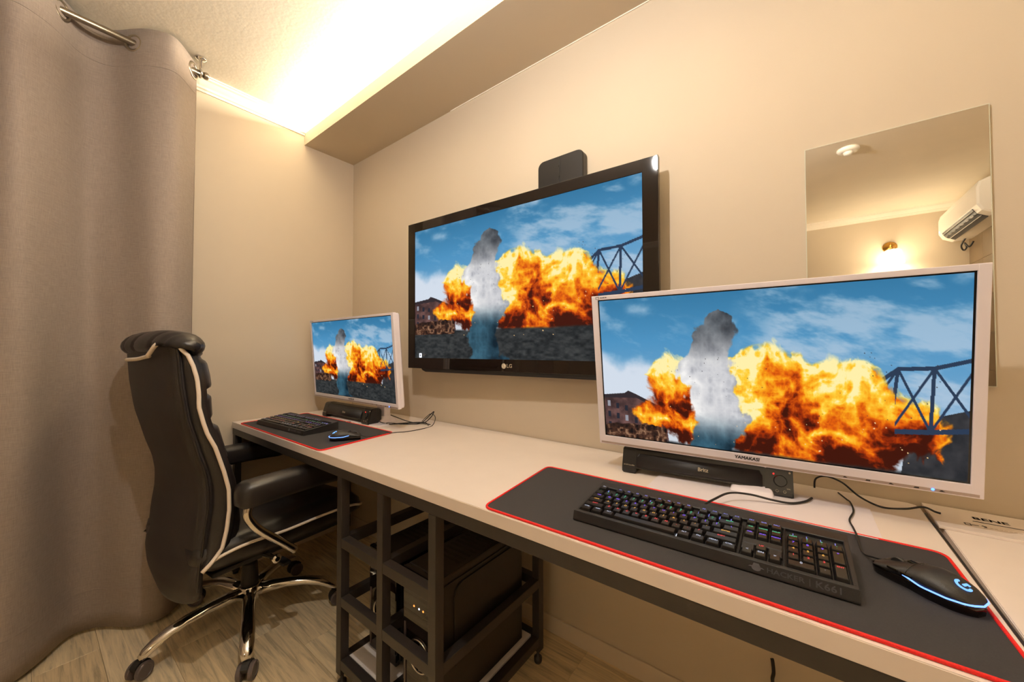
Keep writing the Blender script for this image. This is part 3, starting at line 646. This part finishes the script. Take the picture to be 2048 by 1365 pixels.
# ================================================================= SOUNDBARS
def soundbar(label, loc, rot, sc_=1.0):
    s = thing('soundbar', label, 'speaker', loc, (0, 0, rot)); s.scale = (sc_,) * 3
    L2 = 0.203
    body = [(0.004, 0.016), (0.070, 0.016), (0.072, 0.020), (0.070, 0.062), (0.064, 0.068), (0.026, 0.069), (0.018, 0.066)]
    b = B(); prism_x(b, body, -L2 + 0.03, L2 - 0.05); obj('cabinet', b, M['satin'], s)
    b = B(); secs = []
    for x in (-L2 + 0.042, L2 - 0.062):
        k = 0.006 if x < 0 else -0.006
        secs.append([(x + (k if z > .05 else 0), y, z) for y, z in [(0.006, 0.020)] + [(0.0045 - 0.0075 * math.sin(PI * t) + 0.0165 * t, 0.020 + 0.043 * t) for t in np.linspace(0, 1, 9)] + [(0.03, 0.064), (0.03, 0.02)]])
    loft(b, secs); obj('grille', b, M['matt'], s)
    endp = [(0.003, 0.0), (0.062, 0.0), (0.071, 0.006), (0.071, 0.060), (0.062, 0.0695), (0.026, 0.0705), (0.018, 0.067), (0.000, 0.012)]
    for x0, x1, nm in ((-L2, -L2 + 0.040, 'end_cap'), (L2 - 0.060, L2, 'control_panel')):
        b = B(); prism_x(b, endp, x0, x1); bmesh.ops.bevel(b, geom=list(b.edges), offset=0.003, segments=2, affect='EDGES'); e = obj(nm, b, M['satin'], s)
    fr = lambda x, z: T(x, 0.0 + (z - 0.012) * 0.327 - 0.0008, z) @ RX(PI / 2 - math.atan(0.327))
    b = B(); text(b, 'Britz', 0.0135, T(0.010, -0.0042, 0.042) @ RX(PI / 2 - 0.3), 0.95, bold=0.0004); obj('brand_lettering', b, M['silverink'], s)
    b = B(); text(b, 'BA-R9 SoundBar', 0.0048, fr(-L2 + 0.021, 0.024), 0.95, bold=0.0001); obj('model_lettering', b, M['silverink'], s)
    b = B(); lathe(b, [(0.0135, 0), (0.0135, 0.006), (0.012, 0.009), (0.0, 0.0092)], 28, mtx=fr(L2 - 0.026, 0.040)); obj('volume_knob', b, M['satin'], s, False)
    b = B(); lathe(b, [(0.0016, 0), (0.0012, 0.001), (0, 0.0014)], 12, mtx=fr(L2 - 0.039, 0.0545), cap=False); obj('power_led', b, M['led_red'], s)
    b = B(); lathe(b, [(0.0024, 0), (0.0024, 0.0006), (0, 0.0006)], 12, mtx=fr(L2 - 0.007, 0.060), cap=False); obj('power_mark', b, M['silverink'], s)
    for x in (-0.033, -0.018):
        b = B(); tube(b, [(0.0027 * math.cos(a), 0.0027 * math.sin(a), 0.0004) for a in [2 * PI * i / 16 for i in range(16)]], 0.0007, 6, closed=True, mtx=fr(L2 + x, 0.0175)); obj('jack_socket', b, M['nickel'], s)
    b = B(); text(b, 'VOL', 0.0036, fr(L2 - 0.010, 0.0245), 1.1, bold=0.0001); obj('volume_lettering', b, M['silverink'], s)
    return s
soundbar('black soundbar on the desk under the large white monitor', (2.040, -0.176, H), 0.110)
soundbar('black soundbar on the desk under the monitor in the far corner', (0.421, -0.282, H), 0.026, 1.05)

# ================================================================= DESK MATS
def deskmat(label, pts, r=0.022):
    n = len(pts); out = []
    for i in range(n):
        p0, p1, p2 = (Vector((*pts[(i + k) % n], 0)) for k in (-1, 0, 1))
        a = (p0 - p1).normalized(); c = (p2 - p1).normalized()
        for k in range(7):
            t = k / 6; q = p1 + a * r * (1 - t) ** 2 + c * r * t ** 2; out.append((q.x, q.y))
    cx = sum(p[0] for p in out) / len(out); cy = sum(p[1] for p in out) / len(out)
    m = thing('desk_mat', label, 'mouse pad', (cx, cy, H)); out = [(x - cx, y - cy) for x, y in out]
    b = B(); slab(b, out, 0.0, 0.003); obj('cloth', b, M['pad'], m)
    b = B(); tube(b, [(x, y, 0.0026) for x, y in out], 0.0026, 8, closed=True); obj('stitched_edge', b, M['red'], m, True)
    return m
deskmat('black desk mat with red stitched edge in front of the large mirror-side monitor', [(1.682, -0.6290), (2.462, -0.6235), (2.454, -0.285), (1.643, -0.292)])
deskmat('black desk mat with red stitched edge in the far corner of the long desk', [(0.105, -0.629), (0.909, -0.629), (0.866, -0.298), (0.062, -0.300)])

# ================================================================= KEYBOARDS
U_ = 0.01905
key_me = {}
def key_mesh(w, d=1.0):
    if (w, d) not in key_me:
        b = B(); W2 = w * U_ / 2 - 0.0007; D2 = d * U_ / 2 - 0.0007
        loft(b, [[(x, y, z) for x, y in ((-W2 + i, -D2 + j), (W2 - i, -D2 + j), (W2 - i, D2 - k), (-W2 + i, D2 - k))] for z, i, j, k in ((0, 0, 0, 0), (0.0075, 0.0020, 0.0016, 0.0030), (0.0086, 0.0028, 0.0024, 0.0038))])
        me = bpy.data.meshes.new('key'); b.to_mesh(me); b.free(); me.materials.append(M['satin']); me.polygons.foreach_set('use_smooth', [False] * len(me.polygons)); key_me[(w, d)] = me
    return key_me[(w, d)]
def keyboard(label, loc, rot, sc_):
    k = thing('keyboard', label, 'keyboard', loc, (0, 0, rot)); k.scale = (sc_,) * 3
    WK, DK = 0.445, 0.158; tilt = math.atan((0.036 - 0.019) / DK)
    b = B(); prism_x(b, [(-DK / 2, 0.002), (-DK / 2 + 0.003, 0.0), (DK / 2, 0.0), (DK / 2, 0.030), (-DK / 2 + 0.013, 0.0150), (-DK / 2 + 0.0045, 0.0192), (-DK / 2 + 0.0002, 0.004)], -WK / 2, WK / 2)
    obj('case', b, M['matt'], k)
    TT = T(0, -DK / 2, 0.019) @ RX(tilt)
    y0 = 0.0145; fw = 22.5 * U_
    b = B()
    def rim(x0, x1, a, c): box(b, x0, x1, a, c, -0.008, 0.0, bev=0.0012, seg=1, mtx=TT)
    rim(-WK / 2, WK / 2, 0.0045, y0 - 0.001); rim(-WK / 2, WK / 2, y0 + 6.25 * U_ + 0.001, DK * 1.003)
    rim(-WK / 2, -fw / 2 - 0.001, y0 - .003, y0 + 6.26 * U_ + .002); rim(fw / 2 + 0.001, WK / 2, y0 - .003, y0 + 6.26 * U_ + .002)
    rim(-fw / 2 + 15.05 * U_, -fw / 2 + 15.20 * U_, y0, y0 + 5.0 * U_); rim(-fw / 2 + 18.30 * U_, -fw / 2 + 18.45 * U_, y0, y0 + 6.25 * U_)
    rim(-fw / 2 + 15.25 * U_, -fw / 2 + 18.25 * U_, y0 + 2.05 * U_, y0 + 2.95 * U_)
    rim(-fw / 2 + 15.25 * U_, -fw / 2 + 16.22 * U_, y0 + 1.05 * U_, y0 + 2.0 * U_); rim(-fw / 2 + 17.28 * U_, -fw / 2 + 18.25 * U_, y0 + 1.05 * U_, y0 + 2.0 * U_)
    obj('top_rim', b, M['matt'], k)
    cols = {'w': 'leg_white', 'g': 'leg_green', 'v': 'leg_violet', 'a': 'leg_amber', 'r': 'leg_red', 'b': 'leg_blue'}
    legs = {}
    def put(x, w, yrow, d, s, c):
        cx = -fw / 2 + (x + w / 2) * U_; cy = y0 + (yrow + d / 2) * U_
        o = bpy.data.objects.new('key', key_mesh(w, d)); COL.objects.link(o); o.parent = k
        mt = TT @ T(cx, cy, -0.0045); o.location = mt.to_translation(); o.rotation_euler = (tilt, 0, 0)
        if s:
            bm = legs.setdefault(c, B()); n = len(s); size = 0.0074 if n == 1 else 0.0060 if n < 3 else 0.0050
            lm = TT @ T(cx, cy + (0.0030 if d == 1 else 0.010), 0.0043)
            text(bm, s, size, lm, 0.95, bold=0.00028)
            if n == 1 and c == 'g': text(bm, s, size * 0.8, TT @ T(cx, cy - 0.0026, 0.0043), 0.95)
    for yr, ks in KB:
        for x, w, s, c in ks: put(x, w, yr, 1, s, c)
    put(21.5, 1, 2, 2, '+', 'v'); put(21.5, 1, 0, 2, 'ENT', 'r')
    for c, bm in legs.items(): obj('key_legends', bm, M[cols[c]], k)['kind'] = 'stuff'
    # backlight diodes glowing between the caps, one row per colour
    glow = {0: 'glow_white', 1: 'leg_red', 2: 'leg_amber', 3: 'leg_violet', 4: 'leg_green', 5.25: 'leg_blue'}
    for yr, nm in glow.items():
        b = B()
        for x in [q for q in np.arange(1.0, 22.5, 1.0) if not (14.5 < q < 15.5 or 17.5 < q < 18.5)]:
            cx = -fw / 2 + x * U_; box(b, cx - 0.0005, cx + 0.0005, y0 + (yr + .25) * U_, y0 + (yr + .75) * U_, -0.0075, -0.0045, mtx=TT)
        obj('backlight_row', b, M[nm], k)['kind'] = 'stuff'
    b = B(); fm = T(0.118, -DK / 2 - 0.0004, 0.0078) @ RX(PI / 2)
    tm = T(0, -DK / 2 + 0.0019, 0.0112) @ RX(math.radians(74))
    b.free(); b = B(); text(b, 'HACKER', 0.0098, tm @ T(0.137, 0, 0), 1.25, bold=0.0003); text(b, 'K661', 0.0125, tm @ T(0.189, 0, 0), 1.2, bold=0.0003); box(b, 0.1665, 0.1672, -0.005, 0.005, 0, .0003, mtx=tm); obj('brand_lettering', b, M['greyink'], k)
    b = B()                                                   # round masked emblem beside the lettering
    cmt = tm @ T(0.100, 0, 0)
    slab(b, [(0.0062 * math.cos(a), 0.0042 * math.sin(a) - 0.001) for a in [2 * PI * i / 20 for i in range(20)]], 0, .0003, mtx=cmt)
    slab(b, [(-0.011, -.0005), (0.011, -.0005), (0.008, 0.0012), (-0.008, 0.0012)], 0, .0003, mtx=cmt)
    slab(b, [(-0.0055, 0.001), (0.0055, 0.001), (0.0035, 0.006), (-0.0035, 0.006)], 0, .0003, mtx=cmt); obj('emblem', b, M['greyink'], k)
    b = B()
    for x in (-0.19, 0.17): box(b, x, x + 0.02, 0.045, 0.055, 0.0, 0.004)
    obj('foot_pads', b, M['rubber'], k)
    return k
keyboard('black keyboard with multicoloured backlight on the mat under the large mirror-side monitor', (2.0965, -0.482, H + 0.003), 0.018, 1.0)
keyboard('black keyboard on the red-edged mat in the desk corner by the far wall', (0.405, -0.500, H + 0.003), 0.05, 0.98)

# ================================================================= MICE
def mouse(label, loc, rot):
    m = thing('mouse', label, 'mouse', loc, (0, 0, rot))
    LN = 0.058
    def hw(t): return np.interp(t, [-1, -.96, -.85, -.6, -.2, .2, .6, .9, 1], [0.002, .011, .0205, .0285, .0305, .0275, .0285, .0275, .024])
    def ht(t): return np.interp(t, [-1, -.9, -.7, -.4, -.1, .3, .7, 1], [0.012, .020, .0295, .0365, .0375, .032, .0235, .0165])
    ts = np.linspace(-1, 1, 34)
    def sec(t, zlo, inset, top):
        w = hw(t) - inset; h = ht(t); o = []
        for k in range(17):
            a = PI * k / 16; cx = math.cos(a); sz = math.sin(a)
            o.append((t * LN, -math.copysign(abs(cx) ** 0.75, cx) * w, zlo + (h - zlo) * (sz ** 0.8) if top else zlo * (1 - sz ** .5) + .001 * sz ** .5))
        return o
    b = B(); loft(b, [sec(t, 0.0165 - 0.003 * (t > .3) * (t - .3), 0, True) for t in ts]); obj('shell', b, M['matt'], m, True)
    b = B(); loft(b, [[(t * LN, s * (hw(t) - i), z) for s, i, z in ((-1, .0015, .0165), (-1, .003, .008), (-1, .0055, .0), (1, .0055, .0), (1, .003, .008), (1, .0015, .0165))] for t in ts if hw(t) > 0.006]); obj('lower_body', b, M['gloss'], m, True)
    edge = [(t * LN, hw(t) + .0002, 0.0163 + 0.010 * max(0, t + .1) ** 1.0) for t in np.linspace(0.25, -1, 22)]
    edge += [(x, -y, z) for x, y, z in reversed(edge[:-1])]
    b = B(); tube(b, edge, 0.0012, 6); obj('light_strip', b, M['led_strip'], m)
    b = B(); tube(b, [(t * LN, 0, ht(t) + .0001) for t in np.linspace(0.1, 1, 12)], 0.0006, 5)
    tube(b, [(0.2 * LN, -math.copysign(abs(math.cos(a)) ** .75, math.cos(a)) * (hw(.2) + .0002), 0.0165 + (ht(.2) + .0002 - .0165) * math.sin(a) ** .8) for a in np.linspace(0.05, PI - .05, 21)], 0.0006, 5); obj('seam', b, M['gloss'], m)
    b = B(); lathe(b, [(0.009, -.003), (0.0105, -.002), (0.0105, .002), (0.009, .003)], 20, mtx=T(0.62 * LN, 0, ht(.62) - .005) @ RX(PI / 2)); obj('scroll_wheel', b, M['rubber'], m)
    b = B(); box(b, 0.20 * LN, 0.40 * LN, -0.004, 0.004, ht(.3) - .001, ht(.3) + .0015, bev=.001); obj('mode_button', b, M['gloss'], m)
    b = B()
    for s in (1, -1)[:1]: box(b, 0.02, 0.034, s * hw(.3) - .001, s * hw(.3) + .0012, .020, .0235, bev=.001); box(b, 0.003, 0.017, s * hw(.1) - .001, s * hw(.1) + .0012, .020, .0235, bev=.001)
    obj('side_buttons', b, M['gloss'], m)
    # round letter emblem on the hump
    b = B(); r = 0.0072; sl = math.atan2(ht(-.5) - ht(-.75), 0.25 * LN); mt = T(-0.64 * LN, 0, ht(-.64) + .0006) @ RY(-sl) @ RZ(-PI / 2)
    arc = [(r * math.cos(a), r * math.sin(a), 0) for a in [math.radians(70 + 225 * i / 18) for i in range(19)]]
    tube(b, arc, 0.0018, 6, mtx=mt, flat=.6); tube(b, [(0.0, 0.0, 0), (r, 0, 0), (r, -r * .45, 0)], 0.0018, 6, mtx=mt, flat=.6); obj('glowing_emblem', b, M['logo_blue'], m)
    return m
mouse('black gaming mouse with blue light strip beside the keyboard, near the dark desk seam', (2.404, -0.452, H + 0.003), math.radians(140))
mouse('black gaming mouse with blue light strip on the mat in the far desk corner', (0.824, -0.492, H + 0.003), math.radians(60))

# ================================================================= CABLES, CARD, MIRROR
def cable(label, pts, r=0.0019, mt='rubber'):
    b = B(); tube(b, pts, r, 8, 8); return tag(obj('cable', b, M[mt]), label, 'cable')
Z = H + 0.0022
cable('black keyboard cable looping from the big keyboard round the soundbar foot', [(2.078, -0.404, Z + .020), (2.082, -0.375, Z + .018), (2.098, -0.315, Z + .018), (2.122, -0.262, Z + .022), (2.160, -0.231, Z + .018), (2.20, -0.214, Z + .010), (2.235, -0.197, Z + .0055), (2.262, -0.165, Z + .0055), (2.275, -0.13, Z + .0055)], 0.0024)
cable('thin black mouse cable running from the nearer mouse to the desk back', [(2.360, -0.4145, Z + .016), (2.352, -0.404, Z + .012), (2.340, -0.372, Z + .003), (2.338, -0.300, Z + .005), (2.336, -0.265, Z + .005), (2.334, -0.225, Z + .005), (2.345, -0.165, Z + .005), (2.345, -0.105, Z + .004), (2.340, -0.07, Z), (2.328, -0.03, Z)], 0.0017)
cable('black power cable arching beside the mirror corner onto the desk', [(2.282, -0.022, Z), (2.285, -0.024, Z + .024), (2.305, -0.030, Z + .036), (2.335, -0.042, Z + .030), (2.365, -0.060, Z + .008), (2.40, -0.082, Z), (2.44, -0.062, Z), (2.468, -0.058, Z + .0095), (2.482, -0.077, Z + .0095), (2.489, -0.082, Z + .0095)], 0.0021)
cable('black cable lying along the dark seam between the two desk sections', [(2.4695, -0.066, H + .0005), (2.4712, -0.2, H - .0002), (2.4708, -0.35, H - .0004), (2.4705, -0.60, H - .0006)], 0.0017)
Zl = Z
cable('tangled black monitor cables on the desk beside the far monitor', [(0.66, -0.17, Zl + .035), (0.74, -0.12, Zl + .004), (0.80, -0.085, Zl), (0.845, -0.075, Zl + .03), (0.85, -0.060, Zl + .055), (0.828, -0.055, Zl + .045), (0.80, -0.075, Zl + .01), (0.80, -0.115, Zl), (0.74, -0.165, Zl), (0.67, -0.19, Zl + .002), (0.70, -0.205, Zl + .001), (0.80, -0.12, Zl + .005), (0.86, -0.09, Zl)], 0.0022)
cable('thin black mouse cable curling over the desk from the far mouse', [(0.853, -0.442, Z + .014), (0.862, -0.425, Z + .006), (0.868, -0.38, Z + .003), (0.872, -0.30, Z + .001), (0.895, -0.255, Z), (0.905, -0.18, Z), (0.885, -0.10, Z), (0.860, -0.06, Z + .03), (0.835, -0.07, Z + .045), (0.81, -0.10, Z + .01)], 0.0016)
cable('black soundbar cable on the desk behind the far soundbar', [(0.63, -0.235, Z + .02), (0.66, -0.215, Z + .004), (0.70, -0.19, Z), (0.76, -0.13, Z + .004), (0.83, -0.10, Z + .008), (0.87, -0.11, Z)], 0.002)
cable('thin black keyboard cable behind the far keyboard', [(0.40, -0.418, Z + .022), (0.405, -0.39, Z + .012), (0.43, -0.345, Z + .004), (0.47, -0.305, Z + .001), (0.50, -0.287, Z)], 0.002)
cable('black cable dangling on the wall below the desk', [(2.185, -0.018, 0.258), (2.187, -0.02, 0.252), (2.189, -0.022, 0.225), (2.186, -0.020, 0.20), (2.194, -0.018, 0.165), (2.20, -0.016, 0.08)], 0.0042)
cd_ = thing('printed_box', 'flat white printed box against the wall on the shorter desk section', 'box', (2.4745, -0.004, H))
b = B(); box(b, 0.0, 0.56, -0.140, 0.0, 0.0, 0.006, bev=0.0006, seg=1); obj('body', b, M['desk'], cd_)
b = B(); text(b, 'BENE', 0.021, T(0.088, -0.052, 0.0064) @ RZ(-0.02), 1.0, bold=0.0008); box(b, 0.060, 0.128, -0.074, -0.0715, .0062, .0066); obj('lettering', b, M['ink'], cd_)
b = B()
for q in ((0.043, .052, -.094, -.0925), (.043, .052, -.104, -.1025), (.043, .0445, -.104, -.0925), (.0505, .052, -.104, -.0925), (.053, .062, -.0985, -.097)): box(b, q[0], q[1], q[2], q[3], .0062, .0066)
tube(b, [(0.068 + .004 * math.cos(a), -.098 + .0035 * math.sin(a), .0064) for a in [math.radians(-90 + 200 * i / 12) for i in range(13)]], .0006, 4); obj('print_marks', b, M['ink'], cd_)
b = B(); 
for k in range(9): box(b, .076 + k * .006, .080 + k * .006, -.099, -.0985, .0062, .0064)
obj('fine_print', b, M['bezelshade'], cd_)
mr = thing('wall_mirror', 'frameless rectangular wall mirror beside the television behind the large monitor', 'mirror', (2.432, 0, 1.326))
b = B(); box(b, -0.158, 0.158, -0.0055, 0.0, -0.307, 0.307); obj('glass_edge', b, M['glassedge'], mr)
b = B(); box(b, -0.1565, 0.1565, -0.0062, -0.005, -0.3055, 0.3055); obj('mirror_glass', b, M['mirror'], mr)

# ================================================================= OFFICE CHAIR
ch = thing('office_chair', 'high-backed black leather office chair with white piping and chrome base', 'chair', (0.478, -0.700, 0), (0, 0, math.radians(6)))
zs_ = np.array([.25, .31, .377, .428, .51, .58, .643, .702, .774, .797, .884, .993, 1.077, 1.131]); f0_ = np.array([-.245, -.256, -.260, -.252, -.245, -.236, -.235, -.244, -.267, -.272, -.295, -.311, -.317, -.324])
def F0(z): return float(np.interp(z, zs_, f0_))
zp_ = np.array([.28, .403, .424, .453, .506, .572, .638, .700, .782, .831, .869, .921, .959, 1.008, 1.052, 1.086, 1.104, 1.132]); fp_ = np.array([-.262, -.256, -.225, -.200, -.188, -.181, -.183, -.197, -.221, -.243, -.254, -.266, -.266, -.271, -.282, -.295, -.312, -.322])
def FP(z): return float(np.interp(z, zp_, fp_))
zc_ = np.array([.40, .50, .65, .769, .84, .871, .953, .973, 1.014, 1.088, 1.135, 1.16]); fc_ = np.array([-.12, -.11, -.13, -.163, -.180, -.198, -.202, -.200, -.205, -.220, -.247, -.28])
def FC(z):
    f = float(np.interp(z, zc_, fc_))
    for zz, d in ((.862, .020), (.962, .020), (1.075, .012), (.72, .016), (.58, .014)): f -= d * math.exp(-((z - zz) / .010) ** 2)
    return f
def halfw(z): return float(np.interp(z, [.25, .268, .29, .32, .37, .6, .9, 1.13], [.12, .168, .200, .222, .232, .234, .236, .232]))
b = B(); secs = []
for z in list(np.linspace(.252, .36, 12)) + list(np.linspace(.38, 1.125, 34)):
    k = halfw(z); f = F0(z); secs.append([(r_ * k, f - 0.022 * (1 - abs(r_) ** 2.2) + (0.006 if abs(r_) > .98 else 0), z) for r_ in np.linspace(-1, 1, 15)] + [(k, f + .022, z), (-k, f + .022, z)])
loft(b, secs); obj('back_shell', b, M['leather_back'], ch, True)
for s in (-1, 1): b = B(); tube(b, [(s * (halfw(z) + .003), F0(z) + .008, z) for z in np.linspace(.33, 1.13, 40)], .0045, 8); obj('shell_seam', b, M['satin'], ch, True)
b = B(); secs = []
for z in np.linspace(.40, 1.13, 46):
    f = F0(z); p_ = FP(z); w = float(np.interp(z, [.40, .45, 1.05, 1.13], [.262, .256, .248, .236]))
    secs.append([(-halfw(z) * .96, f + .012, z), (-w + .006, (f + p_) / 2 + .004, z), (-w, p_, z), (-w + .01, p_ + .03, z), (0, p_ + .035, z), (w - .01, p_ + .03, z), (w, p_, z), (w - .006, (f + p_) / 2 + .004, z), (halfw(z) * .96, f + .012, z)])
loft(b, secs); obj('back_side_band', b, M['leather'], ch, True)
for s in (-1, 1):
    b = B(); pts = [(s * float(np.interp(z, [.40, .45, 1.05, 1.10, 1.135], [.266, .258, .251, .246, .232])), FP(z) + .004, z) for z in np.linspace(.403 if s > 0 else .47, 1.116, 44)]
    tube(b, pts, .0062, 8); obj('back_piping', b, M['piping'], ch, True)
b = B(); secs = []
for z in np.linspace(.43, 1.125, 90):
    c_ = FC(z); p_ = FP(z) + .008; w = float(np.interp(z, [.40, .45, 1.05, 1.13], [.25, .25, .246, .232])) - (0.012 * sum(math.exp(-((z - q) / .010) ** 2) for q in (.862, .962, 1.075, .72, .58)))
    lat = [-1, -.93, -.8, -.55, -.3, -.27, -.24, 0, .24, .27, .3, .55, .8, .93, 1]
    fr_ = [0, .55, .86, .99, 1, .94, 1, 1.0, 1, .94, 1, .99, .86, .55, 0]
    secs.append([(a_ * w, p_ + (c_ - p_) * g_, z) for a_, g_ in zip(lat, fr_)] + [(w * .9, p_ - .01, z), (-w * .9, p_ - .01, z)])
loft(b, secs); obj('back_cushion', b, M['leather'], ch, True)
# head roll folding over the top of the shell
b = B(); secs = []
for i, r_ in enumerate(np.linspace(-.262, .262, 61)):
    e = abs(r_) / .262; sh = (1 - e ** 5) ** .5 if e < 1 else 0.0
    sh = max(sh, .36); fold = 1 - .10 * sum(math.exp(-((r_ - q) / .010) ** 2) for q in (-.125, -.03, .13, .205)) + .02 * math.sin(r_ * 37)
    low = np.interp(r_, [-.27, -.04, .10, .14, .18, .22, .27], [1.068, 1.076, 1.082, 1.118, 1.126, 1.105, 1.07])
    zt = 1.166 - .014 * e ** 3; cf = -.285; hr = .064 * sh * fold
    sec = []
    for a in np.linspace(0, 2 * PI, 20, endpoint=False):
        f = cf + math.cos(a) * hr * (1.0 if math.cos(a) > 0 else 1.05); up = math.sin(a)
        z = (1.112 + (zt - 1.112) * up * sh * (2 - fold) ** -1) if up > 0 else 1.112 + (1.112 - (low if math.cos(a) < 0.2 else 1.06)) * up * sh
        sec.append((r_, f, z))
    secs.append(sec)
loft(b, secs); obj('head_roll', b, M['leather'], ch, True)
b = B()
tube(b, [(-.085, -.350, 1.066), (.03, -.352, 1.070), (.09, -.351, 1.076), (.130, -.349, 1.080)], .0062, 8, 5)
tube(b, [(.122, -.351, 1.079), (.140, -.350, 1.090), (.165, -.346, 1.110), (.174, -.342, 1.118)], .0062, 8, 5); obj('head_roll_piping', b, M['piping'], ch, True)
# seat
b = B(); secs = []
for f, s, zt, zb in ((-.262, .80, .455, .405), (-.25, .93, .468, .385), (-.20, .985, .474, .362), (-.05, 1.0, .470, .352), (.12, 1.0, .476, .350), (.24, 1.0, .482, .350), (.30, .985, .472, .352), (.335, .93, .448, .362), (.348, .82, .425, .378)):
    w = .255 * s; zm = (zt * .55 + zb * .45)
    secs.append([(-w * .8, f, zb), (-w, f, zm - .02), (-w * 1.01, f, zm + .004), (-w * .97, f, zt - .012), (-w * .8, f, zt), (-w * .3, f, zt - .006), (0, f, zt - .008), (w * .3, f, zt - .006), (w * .8, f, zt), (w * .97, f, zt - .012), (w * 1.01, f, zm + .004), (w, f, zm - .02), (w * .8, f, zb)])
loft(b, secs); obj('seat', b, M['leather'], ch, True)
b = B(); path = []
for r_, f, z in ((.200, -.232, .385), (.234, -.232, .402), (.262, -.20, .430), (.266, -.12, .439), (.266, 0, .432), (.266, .14, .434), (.264, .27, .428), (.252, .325, .412), (.20, .354, .402), (0, .360, .400)): path.append((r_, f, z))
path = path + [(-r_, f, z) for r_, f, z in reversed(path[:-1])]
tube(b, path, .0052, 8, 6); obj('seat_piping', b, M['piping'], ch, True)
b = B(); box(b, -.20, .20, -.20, .27, .335, .352, bev=.006); obj('seat_pan', b, M['rubber'], ch)
for s in (-1, 1):
    b = B(); secs = []
    for f, k, dz in ((-.170, .55, -.012), (-.162, .88, -.004), (-.14, 1, 0), (-.05, 1.0, .002), (.10, 1, .002), (.19, .98, -.004), (.235, .9, -.012), (.262, .6, -.025)):
        secs.append([(s * .292 + a_ * .042 * k, f, .618 + dz + c_ * .040 * k) for a_, c_ in ((-1, -.6), (-.85, -1), (.85, -1), (1, -.6), (1.02, .5), (.86, .9), (0, 1.05), (-.86, .9), (-1.02, .5))])
    loft(b, secs); arm = obj('arm_pad', b, M['leather'], ch, True)
    b = B(); tube(b, [(s * .298, -.105, .605), (s * .299, -.126, .595), (s * .300, -.142, .562), (s * .300, -.136, .530), (s * .300, -.104, .484), (s * .298, -.045, .425), (s * .297, .005, .375), (s * .292, .016, .362)], .0135, 14, 8); obj('arm_tube', b, M['chrome'], ch, True)
    b = B(); tube(b, [(s * .293, -.045, .358), (s * .20, -.045, .345)], .008, 10); lathe(b, [(.015, 0), (.015, .006), (.008, .01)], 14, mtx=T(s * .29, -.045, .358) @ RY(s * PI / 2)); obj('arm_bracket', b, M['chrome'], ch, False)
b = B(); box(b, -.09, .09, -.13, .13, .305, .337, bev=.008); box(b, -.03, .03, -.2, -.1, .30, .33, bev=.006); obj('tilt_mechanism', b, M['rubber'], ch)
b = B(); tube(b, [(.06, .0, .315), (.15, .0, .312), (.22, .01, .305)], .005, 8, 4); box(b, .20, .26, -.005, .025, .298, .31, bev=.004); obj('height_lever', b, M['rubber'], ch)
b = B(); lathe(b, [(.029, .150), (.031, .165), (.026, .235), (.024, .24), (.018, .245), (.018, .31)], 24); obj('gas_column', b, M['rubber'], ch, True)
b = B(); lathe(b, [(.026, .088), (.036, .092), (.038, .10), (.038, .150), (.033, .155), (.02, .156)], 28); obj('hub', b, M['chrome'], ch, True)
for k, ang in enumerate((-93, -25, 193, 53, 121)):
    a = math.radians(ang); R_ = RZ(a)
    b = B(); secs = []
    for t, z, w, h in ((.030, .126, .024, .024), (.08, .130, .023, .021), (.14, .130, .022, .018), (.20, .123, .0225, .016), (.25, .110, .023, .016), (.285, .094, .0225, .016), (.310, .077, .019, .014), (.322, .064, .013, .011)):
        secs.append([(t + math.sin(q) * h * (0 if t < .2 else (t - .2) * 4), math.cos(q) * w, z + math.sin(q) * h) for q in [2 * PI * i / 16 for i in range(16)]])
    loft(b, secs, mtx=R_); obj('base_leg', b, M['chrome'], ch, True)
    c = bpy.data.objects.new('caster', None)
    b = B(); wr_ = R_ @ T(.325, 0, 0) @ RZ((0.5, -0.4, 0.8, 0.3, -0.6)[k])
    loft(b, [[(x, y, z) for x, z in [(-.030 * math.cos(q) - .006, .031 + .031 * math.sin(q)) for q in np.linspace(-.25, PI * .80, 12)] + [(.012, .034), (-.006, .026)]] for y in (-.011, .011)], mtx=wr_)
    lathe(b, [(.0055, .045), (.0055, .078)], 10, mtx=R_ @ T(.318, 0, 0))
    cs = obj('caster', b, M['rubber'], ch, False)
    for s in (-1, 1):
        b = B(); lathe(b, [(.012, 0), (.0265, .002), (.028, .005), (.028, .013), (.0255, .016), (.020, .0165), (.019, .0145), (.0, .0145)], 26, mtx=wr_ @ T(-.006, s * .009, .0285) @ RX(-s * PI / 2)); obj('wheel', b, [M['wheelgrey']], cs, False)
